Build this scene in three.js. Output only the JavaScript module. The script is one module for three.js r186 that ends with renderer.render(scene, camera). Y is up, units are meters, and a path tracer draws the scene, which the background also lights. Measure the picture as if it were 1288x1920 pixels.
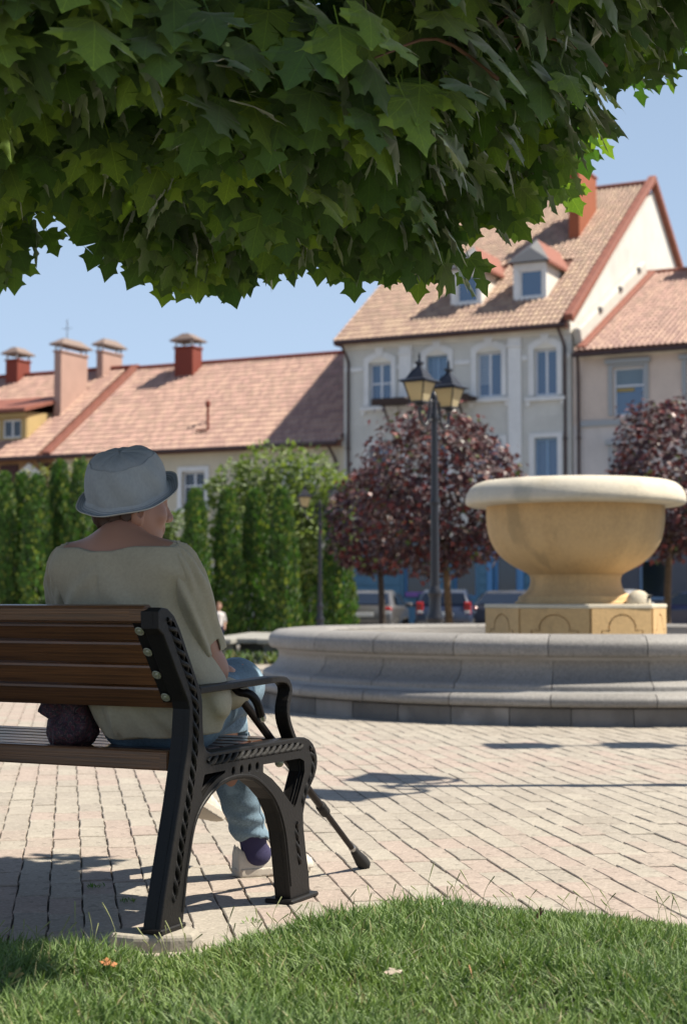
import * as THREE from 'three';
import { mergeGeometries, mergeVertices, toCreasedNormals } from 'three/addons/utils/BufferGeometryUtils.js';

// ---------------------------------------------------------------- camera, sky, sun, exposure
const scene = new THREE.Scene();
const camera = new THREE.PerspectiveCamera(2 * Math.atan(960 / 3000) * 180 / Math.PI, 686 / 1024, 0.05, 3000);
camera.position.set(0, 0.87, 0);
camera.rotation.x = Math.atan(160 / 3000);
camera.focus = 4.45;
camera.userData.fStop = 4.6;
scene.add(camera);

const renderer = new THREE.WebGLRenderer({ antialias: true });
renderer.toneMapping = THREE.LinearToneMapping;
renderer.toneMappingExposure = 1.85;
renderer.shadowMap.enabled = true;
renderer.shadowMap.type = THREE.PCFSoftShadowMap;

const SUN = new THREE.Vector3(Math.cos(0.96), Math.sin(0.96), -0.02).normalize();
{ // clear summer sky, computed
  const W = 256, H = 128, a = new Float32Array(W * H * 4);
  const mix = (p, q, t) => p.map((v, i) => v + (q[i] - v) * t);
  for (let j = 0; j < H; j++) for (let i = 0; i < W; i++) {
    const el = ((j + 0.5) / H - 0.5) * Math.PI, az = ((i + 0.5) / W - 0.5) * 2 * Math.PI;
    const d = new THREE.Vector3(Math.cos(el) * Math.cos(az), Math.sin(el), Math.cos(el) * Math.sin(az));
    let c;
    if (el < 0) c = mix([0.33, 0.41, 0.49], [0.17, 0.16, 0.145], Math.min(1, -el * 9));
    else { const t = Math.pow(Math.min(1, el / 1.2), 0.6); c = mix([0.37, 0.48, 0.615], [0.022, 0.055, 0.15], t); }
    const s = Math.max(0, d.dot(SUN)), g = 0.10 * Math.pow(s, 6) + 0.30 * Math.pow(s, 40);
    if (el > 0) c = c.map((v, k) => v + g * [1, 0.96, 0.88][k]);
    a.set([c[0], c[1], c[2], 1], (j * W + i) * 4);
  }
  const sky = new THREE.DataTexture(a, W, H, THREE.RGBAFormat, THREE.FloatType);
  sky.mapping = THREE.EquirectangularReflectionMapping;
  sky.magFilter = sky.minFilter = THREE.LinearFilter;
  sky.needsUpdate = true;
  scene.background = sky;
  scene.environment = sky;
}
const sun = new THREE.DirectionalLight(new THREE.Color().setRGB(1, 0.925, 0.79), 5);
sun.name = 'sun';
sun.position.copy(SUN).multiplyScalar(120).add(new THREE.Vector3(0, 0, -30));
sun.target.position.set(0, 0, -30);
sun.castShadow = true;
sun.shadow.mapSize.set(4096, 4096);
Object.assign(sun.shadow.camera, { left: -60, right: 60, top: 60, bottom: -60, near: 1, far: 300 });
sun.shadow.radius = 1;
scene.add(sun, sun.target);

// ---------------------------------------------------------------- helpers
function rng(seed) { let s = seed >>> 0; return () => { s = (s + 0x6D2B79F5) | 0; let t = Math.imul(s ^ (s >>> 15), 1 | s); t = (t + Math.imul(t ^ (t >>> 7), 61 | t)) ^ t; return ((t ^ (t >>> 14)) >>> 0) / 4294967296; }; }
const V = (x, y, z) => new THREE.Vector3(x, y, z);
const lerp = (a, b, t) => a + (b - a) * t, clamp = (v, a, b) => Math.min(b, Math.max(a, v));
const sstep = (a, b, v) => { const t = clamp((v - a) / (b - a), 0, 1); return t * t * (3 - 2 * t); };
const hash2 = (x, y, s) => { let h = Math.imul(x, 374761393) + Math.imul(y, 668265263) + Math.imul(s, 974634777) | 0; h = Math.imul(h ^ (h >>> 13), 1274126177); return ((h ^ (h >>> 16)) >>> 0) / 4294967296; };
function vnoise(x, y, per, s) { // tileable value noise
  const xi = Math.floor(x), yi = Math.floor(y), fx = x - xi, fy = y - yi, u = fx * fx * (3 - 2 * fx), v = fy * fy * (3 - 2 * fy);
  const m = (k) => ((k % per) + per) % per, a = m(xi), b = m(xi + 1), c = m(yi), d = m(yi + 1);
  return lerp(lerp(hash2(a, c, s), hash2(b, c, s), u), lerp(hash2(a, d, s), hash2(b, d, s), u), v);
}
function fbm(u, v, base, oct, s, gain = 0.5) { let a = 0, w = 1, t = 0, p = base; for (let k = 0; k < oct; k++) { a += w * vnoise(u * p, v * p, p, s + k * 17); t += w; w *= gain; p *= 2; } return a / t; }
const hash3 = (x, y, z) => { let h = Math.imul(x, 374761393) + Math.imul(y, 668265263) + Math.imul(z, 2147483647 ^ 0x5bd1e995) | 0; h = Math.imul(h ^ (h >>> 13), 1274126177); return ((h ^ (h >>> 16)) >>> 0) / 4294967296; };
function n3(x, y, z) {
  const xi = Math.floor(x), yi = Math.floor(y), zi = Math.floor(z), f = (t) => t * t * (3 - 2 * t), u = f(x - xi), v = f(y - yi), w = f(z - zi);
  const L = (k) => lerp(lerp(hash3(xi, yi, zi + k), hash3(xi + 1, yi, zi + k), u), lerp(hash3(xi, yi + 1, zi + k), hash3(xi + 1, yi + 1, zi + k), u), v);
  return lerp(L(0), L(1), w);
}
const enc = (v) => { v = clamp(v, 0, 1); return v <= 0.0031308 ? 12.92 * v : 1.055 * Math.pow(v, 1 / 2.4) - 0.055; };
function tex(size, metres, fn, colour = true) { // fn(u, v) -> linear grey or [r, g, b]
  const [w, h] = Array.isArray(size) ? size : [size, size], a = new Uint8Array(w * h * 4);
  for (let j = 0; j < h; j++) for (let i = 0; i < w; i++) {
    let c = fn((i + 0.5) / w, (j + 0.5) / h); if (!Array.isArray(c)) c = [c, c, c];
    const k = (j * w + i) * 4; for (let q = 0; q < 3; q++) a[k + q] = Math.round(255 * (colour ? enc(c[q]) : clamp(c[q], 0, 1))); a[k + 3] = 255;
  }
  const t = new THREE.DataTexture(a, w, h); t.wrapS = t.wrapT = THREE.RepeatWrapping; t.magFilter = THREE.LinearFilter; t.minFilter = THREE.LinearMipmapLinearFilter; t.generateMipmaps = true;
  if (colour) t.colorSpace = THREE.SRGBColorSpace;
  const [mx, my] = Array.isArray(metres) ? metres : [metres, metres]; t.repeat.set(1 / mx, 1 / my); t.needsUpdate = true; return t;
}
const C = (r, g, b) => new THREE.Color().setRGB(r, g, b);
const mat = (c, roughness = 0.8, o = {}) => { if (Array.isArray(c)) c = c.map((v) => v * 0.79); const M = (o.transmission !== undefined || o.clearcoat !== undefined || o.sheen !== undefined || o.ior !== undefined) ? THREE.MeshPhysicalMaterial : THREE.MeshStandardMaterial; return new M({ color: Array.isArray(c) ? C(...c) : c, roughness, metalness: 0, side: THREE.DoubleSide, ...o }); };

const taken = {};
function numbered(name) { const n = taken[name] = (taken[name] ?? -1) + 1; return n ? `${name}_${String(n).padStart(3, '0')}` : name; }
function mesh(name, geo, m, parent) { const o = new THREE.Mesh(geo, m); o.name = name; o.castShadow = o.receiveShadow = true; if (parent) parent.add(o); return o; }
function part(name, geo, m, parent, label) { const o = mesh(name, Array.isArray(geo) ? merge(geo) : geo, m, parent); if (label) o.userData.label = label; return o; }
function tag(o, label, category, group) { o.userData.label = label; o.userData.category = category; if (group) o.userData.group = group; return o; }
function thing(name, label, category, [x, y, z] = [0, 0, 0], turn = 0, group) { const o = new THREE.Group(); o.name = numbered(name); scene.add(o); o.position.set(x, y, z); o.rotation.y = turn; return tag(o, label, category, group); }
function single(name, geo, m, label, category, group) { const o = mesh(numbered(name), Array.isArray(geo) ? merge(geo) : geo, m, scene); return tag(o, label, category, group); }
function struct(name, geo, m, label) { const o = geo ? mesh(name, geo, m, scene) : new THREE.Group(); o.name = name; if (!geo) scene.add(o); o.userData.kind = 'structure'; if (label) o.userData.label = label; return o; }
function dup(root, [x, y, z], turn, label, group) { const r = root.clone(); r.name = numbered(root.name.replace(/_\d{3}$/, '')); r.userData = { ...root.userData }; scene.add(r); r.position.set(x, y, z); r.rotation.y = turn; if (label) r.userData.label = label; if (group) r.userData.group = group; return r; }
function merge(list) { const gs = list.flat(9).map((g) => { g = g.index ? g.toNonIndexed() : g; for (const k of Object.keys(g.attributes)) if (!['position', 'normal', 'uv'].includes(k)) g.deleteAttribute(k); if (!g.attributes.uv) planarUV(g); g.clearGroups(); return g; }); return gs.length > 1 ? mergeGeometries(gs) : gs[0]; }
function planarUV(g) { // uv in metres along the two axes each face lies in
  if (g.index) g = g.toNonIndexed();
  const p = g.attributes.position, uv = new Float32Array(p.count * 2), a = V(), b = V(), c = V(), n = V();
  for (let i = 0; i < p.count; i += 3) {
    a.fromBufferAttribute(p, i); b.fromBufferAttribute(p, i + 1); c.fromBufferAttribute(p, i + 2); n.copy(b).sub(a).cross(c.clone().sub(a));
    const ax = Math.abs(n.x), ay = Math.abs(n.y), az = Math.abs(n.z);
    [a, b, c].forEach((q, k) => { const w = ax >= ay && ax >= az ? [q.z, q.y] : ay >= az ? [q.x, q.z] : [q.x, q.y]; uv[(i + k) * 2] = w[0]; uv[(i + k) * 2 + 1] = w[1]; });
  }
  g.setAttribute('uv', new THREE.BufferAttribute(uv, 2)); return g;
}
const at = (g, x = 0, y = 0, z = 0, rx = 0, ry = 0, rz = 0) => { if (rx || ry || rz) g.applyMatrix4(new THREE.Matrix4().makeRotationFromEuler(new THREE.Euler(rx, ry, rz))); g.translate(x, y, z); return g; };
function box(w, h, d, x = 0, y = 0, z = 0, c = 0.004) { // chamfered box centred at x, y, z
  c = Math.min(c, w * 0.3, h * 0.3, d * 0.3);
  const P = [], I = [], X = [w / 2, h / 2, d / 2], id = {};
  const vert = (sx, sy, sz, ax) => { const k = `${sx}${sy}${sz}${ax}`; if (id[k] === undefined) { id[k] = P.length / 3; const s = [sx, sy, sz]; for (let q = 0; q < 3; q++) P.push(s[q] * (X[q] - (q === ax ? 0 : c))); } return id[k]; };
  const quad = (a, b, cc, d2) => I.push([a, b, cc], [a, cc, d2]);
  for (let ax = 0; ax < 3; ax++) for (const s of [-1, 1]) { const f = (p, q) => { const v = [0, 0, 0]; v[ax] = s; v[(ax + 1) % 3] = p; v[(ax + 2) % 3] = q; return vert(...v, ax); }; quad(f(-1, -1), f(1, -1), f(1, 1), f(-1, 1)); }
  for (let ax = 0; ax < 3; ax++) for (const p of [-1, 1]) for (const q of [-1, 1]) { const b = (ax + 1) % 3, e = (ax + 2) % 3, f = (s, m) => { const v = [0, 0, 0]; v[ax] = s; v[b] = p; v[e] = q; return vert(...v, m); }; quad(f(-1, b), f(1, b), f(1, e), f(-1, e)); }
  for (const sx of [-1, 1]) for (const sy of [-1, 1]) for (const sz of [-1, 1]) I.push([vert(sx, sy, sz, 0), vert(sx, sy, sz, 1), vert(sx, sy, sz, 2)]);
  const pos = [], A = V(), B = V(), D = V();
  for (const t of I) { const [a, b, e] = t.map((k) => V(P[k * 3], P[k * 3 + 1], P[k * 3 + 2])); A.copy(b).sub(a); B.copy(e).sub(a); D.copy(a).add(b).add(e); const seq = A.cross(B).dot(D) < 0 ? [a, e, b] : [a, b, e]; for (const v of seq) pos.push(v.x, v.y, v.z); }
  const g = new THREE.BufferGeometry(); g.setAttribute('position', new THREE.Float32BufferAttribute(pos, 3)); g.computeVertexNormals(); planarUV(g); g.translate(x, y, z); return g;
}
const shapeOf = (pts, holes = []) => { const s = new THREE.Shape(pts.map((p) => new THREE.Vector2(p[0], p[1]))); for (const h of holes) s.holes.push(new THREE.Path(h.map((p) => new THREE.Vector2(p[0], p[1])))); return s; };
const extrude = (pts, depth, holes = [], bevel = 0, seg = 1) => new THREE.ExtrudeGeometry(shapeOf(pts, holes), { depth, bevelEnabled: bevel > 0, bevelSize: bevel, bevelThickness: bevel, bevelSegments: seg, bevelOffset: -bevel, curveSegments: 8 });
const rect = (x0, y0, x1, y1) => [[x0, y0], [x1, y0], [x1, y1], [x0, y1]];
function latheM(pts, seg = 64) { const g = new THREE.LatheGeometry(pts.map((p) => new THREE.Vector2(p[0], p[1])), seg), uv = g.attributes.uv, n = pts.length; let L = 0; const len = pts.map((p, i) => (L += i ? Math.hypot(p[0] - pts[i - 1][0], p[1] - pts[i - 1][1]) : 0)), R = Math.max(...pts.map((p) => p[0])), C1 = Math.round(R * Math.PI * 2 / 1.7) * 1.7; for (let i = 0; i <= seg; i++) for (let j = 0; j < n; j++) uv.setXY(i * n + j, i / seg * C1, len[j]); return g; }
const lathe = (pts, seg = 48, a0 = 0, a1 = Math.PI * 2) => new THREE.LatheGeometry(pts.map((p) => new THREE.Vector2(p[0], p[1])), seg, a0, a1);
function tube(pts, r, seg = 24, rad = 8, caps = true) { // swept round tube, r a number or a function of t
  const curve = new THREE.CatmullRomCurve3(pts.map((p) => Array.isArray(p) ? V(...p) : p), false, 'centripetal'), g = new THREE.TubeGeometry(curve, seg, 1, rad, false), P = g.attributes.position, R = typeof r === 'function' ? r : () => r;
  for (let i = 0; i <= seg; i++) { const c = curve.getPointAt(i / seg), k = R(i / seg); for (let j = 0; j <= rad; j++) { const n = i * (rad + 1) + j; P.setXYZ(n, c.x + (P.getX(n) - c.x) * k, c.y + (P.getY(n) - c.y) * k, c.z + (P.getZ(n) - c.z) * k); } }
  if (!caps) return g;
  const ends = [0, 1].map((e) => new THREE.SphereGeometry(R(e), 8, 6).translate(...curve.getPointAt(e).toArray()));
  return merge([g, ...ends]);
}
function ribbon(line, w) { // closed polygon of a given width round a 2-D polyline
  const L = [], Rr = [], n = line.length; for (let i = 0; i < n; i++) { const a = line[Math.max(0, i - 1)], b = line[Math.min(n - 1, i + 1)], dx = b[0] - a[0], dy = b[1] - a[1], l = Math.hypot(dx, dy), k = typeof w === 'function' ? w(i / (n - 1)) : w; L.push([line[i][0] - dy / l * k / 2, line[i][1] + dx / l * k / 2]); Rr.push([line[i][0] + dy / l * k / 2, line[i][1] - dx / l * k / 2]); }
  return [...L, ...Rr.reverse()];
}
function smooth2(pts, n) { const c = new THREE.CatmullRomCurve3(pts.map((p) => V(p[0], p[1], 0)), false, 'centripetal'); return c.getSpacedPoints(n).map((p) => [p.x, p.y]); }

// signed-distance modelling: bodies, clothes, crumpled things
const sdCap = (p, a, b, ra, rb) => { const bx = b[0] - a[0], by = b[1] - a[1], bz = b[2] - a[2], px = p[0] - a[0], py = p[1] - a[1], pz = p[2] - a[2]; const h = clamp((px * bx + py * by + pz * bz) / (bx * bx + by * by + bz * bz), 0, 1); return Math.hypot(px - bx * h, py - by * h, pz - bz * h) - lerp(ra, rb, h); };
const sdEll = (p, c, r) => { const x = (p[0] - c[0]) / r[0], y = (p[1] - c[1]) / r[1], z = (p[2] - c[2]) / r[2], k = Math.hypot(x, y, z), k1 = Math.hypot(x / r[0], y / r[1], z / r[2]); return k1 < 1e-6 ? -Math.min(...r) : k * (k - 1) / k1; };
const smin = (a, b, k) => { const h = Math.max(k - Math.abs(a - b), 0) / k; return Math.min(a, b) - h * h * k * 0.25; };
function nets(sdf, lo, hi, cell) {
  const n = [0, 1, 2].map((k) => Math.ceil((hi[k] - lo[k]) / cell) + 1), [nx, ny, nz] = n, F = new Float32Array(nx * ny * nz), id = new Int32Array(nx * ny * nz).fill(-1);
  const p = [0, 0, 0];
  for (let k = 0, q = 0; k < nz; k++) for (let j = 0; j < ny; j++) for (let i = 0; i < nx; i++, q++) { p[0] = lo[0] + i * cell; p[1] = lo[1] + j * cell; p[2] = lo[2] + k * cell; F[q] = sdf(p); }
  const pos = [], st = [1, nx, nx * ny], E = [];
  for (let a = 0; a < 8; a++) for (let d = 0; d < 3; d++) if (!(a & (1 << d))) E.push([a, a | (1 << d)]);
  const off = [0, 1, 2, 3, 4, 5, 6, 7].map((a) => (a & 1) + (a & 2 ? nx : 0) + (a & 4 ? nx * ny : 0));
  for (let k = 0; k < nz - 1; k++) for (let j = 0; j < ny - 1; j++) for (let i = 0; i < nx - 1; i++) {
    const q = i + j * nx + k * nx * ny; let m = 0; for (let a = 0; a < 8; a++) if (F[q + off[a]] < 0) m |= 1 << a; if (m === 0 || m === 255) continue;
    let x = 0, y = 0, z = 0, c = 0;
    for (const [a, b] of E) { const fa = F[q + off[a]], fb = F[q + off[b]]; if ((fa < 0) === (fb < 0)) continue; const t = fa / (fa - fb); x += lerp(a & 1, b & 1, t); y += lerp((a >> 1) & 1, (b >> 1) & 1, t); z += lerp((a >> 2) & 1, (b >> 2) & 1, t); c++; }
    id[q] = pos.length / 3; pos.push(lo[0] + (i + x / c) * cell, lo[1] + (j + y / c) * cell, lo[2] + (k + z / c) * cell);
  }
  const idx = [];
  for (let k = 1; k < nz - 1; k++) for (let j = 1; j < ny - 1; j++) for (let i = 1; i < nx - 1; i++) {
    const q = i + j * nx + k * nx * ny;
    for (let d = 0; d < 3; d++) { const f0 = F[q], f1 = F[q + st[d]]; if ((f0 < 0) === (f1 < 0)) continue; const u = st[(d + 1) % 3], v = st[(d + 2) % 3], a = id[q - u - v], b = id[q - v], c = id[q], e = id[q - u]; if (a < 0 || b < 0 || c < 0 || e < 0) continue; if (f0 < 0) idx.push(a, b, c, a, c, e); else idx.push(a, c, b, a, e, c); }
  }
  const g = new THREE.BufferGeometry(), P = new Float32Array(pos), N = new Float32Array(pos.length), h = cell * 0.6;
  for (let i = 0; i < P.length; i += 3) { const s = (a, b, c) => sdf([P[i] + a, P[i + 1] + b, P[i + 2] + c]); const x = s(h, 0, 0) - s(-h, 0, 0), y = s(0, h, 0) - s(0, -h, 0), z = s(0, 0, h) - s(0, 0, -h), l = Math.hypot(x, y, z) || 1; N[i] = x / l; N[i + 1] = y / l; N[i + 2] = z / l; }
  g.setAttribute('position', new THREE.BufferAttribute(P, 3)); g.setAttribute('normal', new THREE.BufferAttribute(N, 3)); g.setIndex(idx);
  return planarUV(g.toNonIndexed());
}
// many small faces as one geometry: leaf clouds
function cloud(n, place, leaf, seed) { // place(rand) -> {p, q, s, c} or null; leaf = [positions, triangles]
  const r = rng(seed), pos = [], col = [], nor = [], uv = [], v = V(), [LP, LT, LN] = leaf; let made = 0;
  for (let t = 0; t < n * 6 && made < n; t++) {
    const o = place(r); if (!o) continue; made++;
    const w = LP.map((a) => V(a[0], a[1], a[2]).multiplyScalar(o.s).applyQuaternion(o.q).add(o.p));
    for (const f of LT) { const nn = V().copy(w[f[1]]).sub(w[f[0]]).cross(V().copy(w[f[2]]).sub(w[f[0]])).normalize(); for (const k of f) { v.copy(w[k]); pos.push(v.x, v.y, v.z); nor.push(nn.x, nn.y, nn.z); uv.push(LP[k][0], LP[k][1]); col.push(...o.c); } }
  }
  const g = new THREE.BufferGeometry(); g.setAttribute('position', new THREE.Float32BufferAttribute(pos, 3)); g.setAttribute('normal', new THREE.Float32BufferAttribute(nor, 3)); g.setAttribute('uv', new THREE.Float32BufferAttribute(uv, 2)); g.setAttribute('color', new THREE.Float32BufferAttribute(col, 3)); return g;
}
const basis = (dir, nrm) => { const y = dir.clone().normalize(), z = nrm.clone().addScaledVector(y, -nrm.dot(y)).normalize(), x = y.clone().cross(z); return new THREE.Quaternion().setFromRotationMatrix(new THREE.Matrix4().makeBasis(x, y, z)); }; // leaf: y towards its tip, z its upper face
const rdir = (r) => { const z = r() * 2 - 1, a = r() * Math.PI * 2, s = Math.sqrt(1 - z * z); return V(s * Math.cos(a), z, s * Math.sin(a)); };
// ---------------------------------------------------------------- surface textures (grain only)
const TX = {};
TX.grain = tex(512, 1.3, (u, v) => { const a = fbm(u, v, 4, 6, 3), b = fbm(u, v, 64, 2, 9); return 0.80 + 0.26 * (a - 0.5) + 0.26 * (b - 0.5); });
TX.grainB = tex(512, 0.5, (u, v) => 0.5 + 0.6 * (fbm(u, v, 24, 4, 21) - 0.5), false);
TX.stucco = tex(512, 3.7, (u, v) => { const a = fbm(u, v, 3, 5, 31), s = fbm(u, v, 90, 2, 8), st = fbm(u, v * 0.35, 9, 4, 77); return 0.84 + 0.22 * (a - 0.5) + 0.1 * (s - 0.5) + 0.16 * (st - 0.5); });
TX.stone = tex(512, 0.9, (u, v) => { const a = fbm(u, v, 3, 6, 41), f = fbm(u, v, 128, 2, 5), k = fbm(u, v, 40, 2, 66); const d = k > 0.7 ? -0.07 : k < 0.27 ? 0.06 : 0, g = 0.78 + 0.20 * (a - 0.5) + 0.42 * (f - 0.5) + d; return [g * 1.0, g * 0.985, g * 0.955]; });
TX.stoneB = tex(512, 0.35, (u, v) => 0.5 + 0.8 * (fbm(u, v, 32, 4, 52) - 0.5), false);
TX.sand = tex(512, 1.7, (u, v) => { // weathered sandstone: streaks, lichen-pale and soot-grey blotches
  const a = fbm(u, v, 3, 6, 61), st = fbm(u * 1, v * 0.2, 14, 4, 71), sp = fbm(u, v, 100, 2, 12), bl = sstep(0.56, 0.72, fbm(u, v, 5, 5, 93)), dk = sstep(0.6, 0.75, fbm(u, v * 0.5, 7, 5, 19));
  let g = 0.78 + 0.34 * (a - 0.5) + 0.2 * (st - 0.5) + 0.18 * (sp - 0.5); const c = [g, g * 0.93, g * 0.79]; return [0, 1, 2].map((i) => lerp(lerp(c[i], [0.86, 0.83, 0.76][i], bl * 0.45), [0.42, 0.42, 0.38][i], dk * 0.5));
});
TX.plinth = tex(512, 1.9, (u, v) => { const a = fbm(u, v, 4, 6, 14), st = fbm(u, v * 0.3, 18, 4, 81), w = sstep(0.55, 0.75, fbm(u, v, 7, 5, 33)); const g = 0.6 + 0.5 * (a - 0.5) + 0.3 * (st - 0.5); return [0, 1, 2].map((i) => lerp(g * [1, 0.97, 0.93][i], [0.95, 0.93, 0.9][i], w * 0.55)); });
TX.paver = tex(512, 0.61, (u, v) => { const a = fbm(u, v, 3, 5, 101), f = fbm(u, v, 110, 2, 102), k = fbm(u, v, 60, 2, 103), s = sstep(0.68, 0.76, fbm(u, v, 22, 3, 104)); const g = 0.82 + 0.24 * (a - 0.5) + 0.4 * (f - 0.5) + (k > 0.72 ? 0.12 : 0) - 0.2 * s; return [g, g * 0.99, g * 0.97]; });
TX.wood = tex([512, 256], [0.9, 0.12], (u, v) => { const w = fbm(u * 0.5, v, 8, 3, 201), g = fbm(u * 0.06 * 1, v, 64, 3, 202), k = fbm(u * 0.25, v + w * 0.3, 16, 4, 203); const t = 0.62 + 0.55 * (g - 0.5) + 0.7 * (k - 0.5); return [t * 1.05, t * 0.95, t * 0.82]; });
TX.woodB = tex([512, 256], [0.9, 0.12], (u, v) => 0.5 + 0.8 * (fbm(u * 0.06, v, 64, 3, 202) - 0.5), false);
TX.iron = tex(256, 0.12, (u, v) => 0.5 + 0.9 * (fbm(u, v, 24, 3, 301) - 0.5), false);
TX.weave = tex(256, 0.06, (u, v) => { const a = Math.sin(u * Math.PI * 2 * 48), b = Math.sin(v * Math.PI * 2 * 48); return 0.5 + 0.22 * a * b + 0.3 * (fbm(u, v, 32, 2, 5) - 0.5); }, false);
TX.cloth = tex(256, 0.35, (u, v) => 0.86 + 0.16 * (fbm(u, v, 6, 5, 401) - 0.5) + 0.1 * (fbm(u, v, 80, 1, 402) - 0.5));
TX.denim = tex(512, 0.22, (u, v) => { const t = Math.sin((u + v) * Math.PI * 2 * 70) * 0.1, a = fbm(u, v, 5, 5, 411), f = fbm(u, v, 100, 2, 412), w = sstep(0.5, 0.72, fbm(u, v, 4, 4, 413)); const g = 0.62 + t + 0.3 * (a - 0.5) + 0.4 * (f - 0.5) + 0.35 * w; return [g * 0.95, g, g * 1.02]; });
TX.bark = tex(256, 0.4, (u, v) => 0.6 + 0.8 * (fbm(u, v * 0.3, 20, 4, 501) - 0.5));
TX.asphalt = tex(512, 2.2, (u, v) => 0.8 + 0.3 * (fbm(u, v, 4, 5, 511) - 0.5) + 0.4 * (fbm(u, v, 128, 1, 512) - 0.5));
TX.tile = tex(256, 0.8, (u, v) => { const a = fbm(u, v, 4, 5, 521), f = fbm(u, v, 50, 2, 522), l = sstep(0.6, 0.75, fbm(u, v, 9, 4, 523)); const g = 0.8 + 0.3 * (a - 0.5) + 0.2 * (f - 0.5) - 0.2 * l; return [g, g, g]; });

const M = {
  granite: mat([0.50, 0.475, 0.46], 0.62, { map: TX.stone, bumpMap: TX.stoneB, bumpScale: 0.0015 }),
  granite2: mat([0.47, 0.455, 0.445], 0.66, { map: TX.stone, bumpMap: TX.stoneB, bumpScale: 0.0015 }),
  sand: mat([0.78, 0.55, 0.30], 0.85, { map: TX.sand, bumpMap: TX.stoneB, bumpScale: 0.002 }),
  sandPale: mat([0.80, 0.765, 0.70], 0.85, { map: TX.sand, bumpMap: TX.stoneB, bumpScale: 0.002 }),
  plinth: mat([0.36, 0.345, 0.335], 0.9, { map: TX.plinth, bumpMap: TX.stoneB, bumpScale: 0.003 }),
  iron: mat([0.013, 0.0118, 0.0112], 0.5, { ior: 1.45, specularIntensity: 0.55, bumpMap: TX.iron, bumpScale: 0.0006, metalness: 0.0 }),
  post: mat([0.018, 0.019, 0.026], 0.38, { bumpMap: TX.iron, bumpScale: 0.0003 }),
  soil: mat([0.05, 0.037, 0.022], 1, { map: TX.grain }),
  bark: mat([0.16, 0.13, 0.10], 0.95, { map: TX.bark, bumpMap: TX.bark, bumpScale: 0.006 }),
  barkDark: mat([0.10, 0.075, 0.06], 0.95, { map: TX.bark }),
};

// ---------------------------------------------------------------- ground, paving, lawn
const groundY = (d) => -0.32 * sstep(28, 40, d);
{
  const g = new THREE.PlaneGeometry(900, 900, 90, 300); g.rotateX(-Math.PI / 2); g.translate(0, 0, -300);
  const p = g.attributes.position; for (let i = 0; i < p.count; i++) { p.setY(i, groundY(-p.getZ(i)) - 0.034); g.attributes.uv.setXY(i, p.getX(i), p.getZ(i)); } g.computeVertexNormals();
  struct('plaza_ground', g, mat([0.44, 0.40, 0.345], 0.95, { map: TX.paver }), 'pale paved ground of the town square');
}
const lawnLine = [[-4, 3.9], [-1.6, 3.98], [-0.9, 3.97], [-0.55, 3.9], [-0.42, 3.86], [-0.3, 3.96], [-0.2, 4.1], [-0.09, 4.26], [0, 4.35], [0.1, 4.44], [0.2, 4.49], [0.32, 4.49], [0.45, 4.45], [0.69, 4.34], [0.94, 4.18], [1.5, 4.0], [4, 3.7]];
function lawnEdge(x) { for (let i = 1; i < lawnLine.length; i++) if (x <= lawnLine[i][0]) { const [a, b] = lawnLine[i - 1], [c, d] = lawnLine[i]; return lerp(b, d, (x - a) / (c - a)); } return 3.7; }
const lawnY = (x, d) => 0.006 + 0.032 * sstep(0, 0.3, lawnEdge(x) - d) + 0.02 * (n3(x * 2.3, 5, d * 2.3) - 0.5) * sstep(0, 0.3, lawnEdge(x) - d);
const fountainC = [1.947, 13.46];
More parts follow.
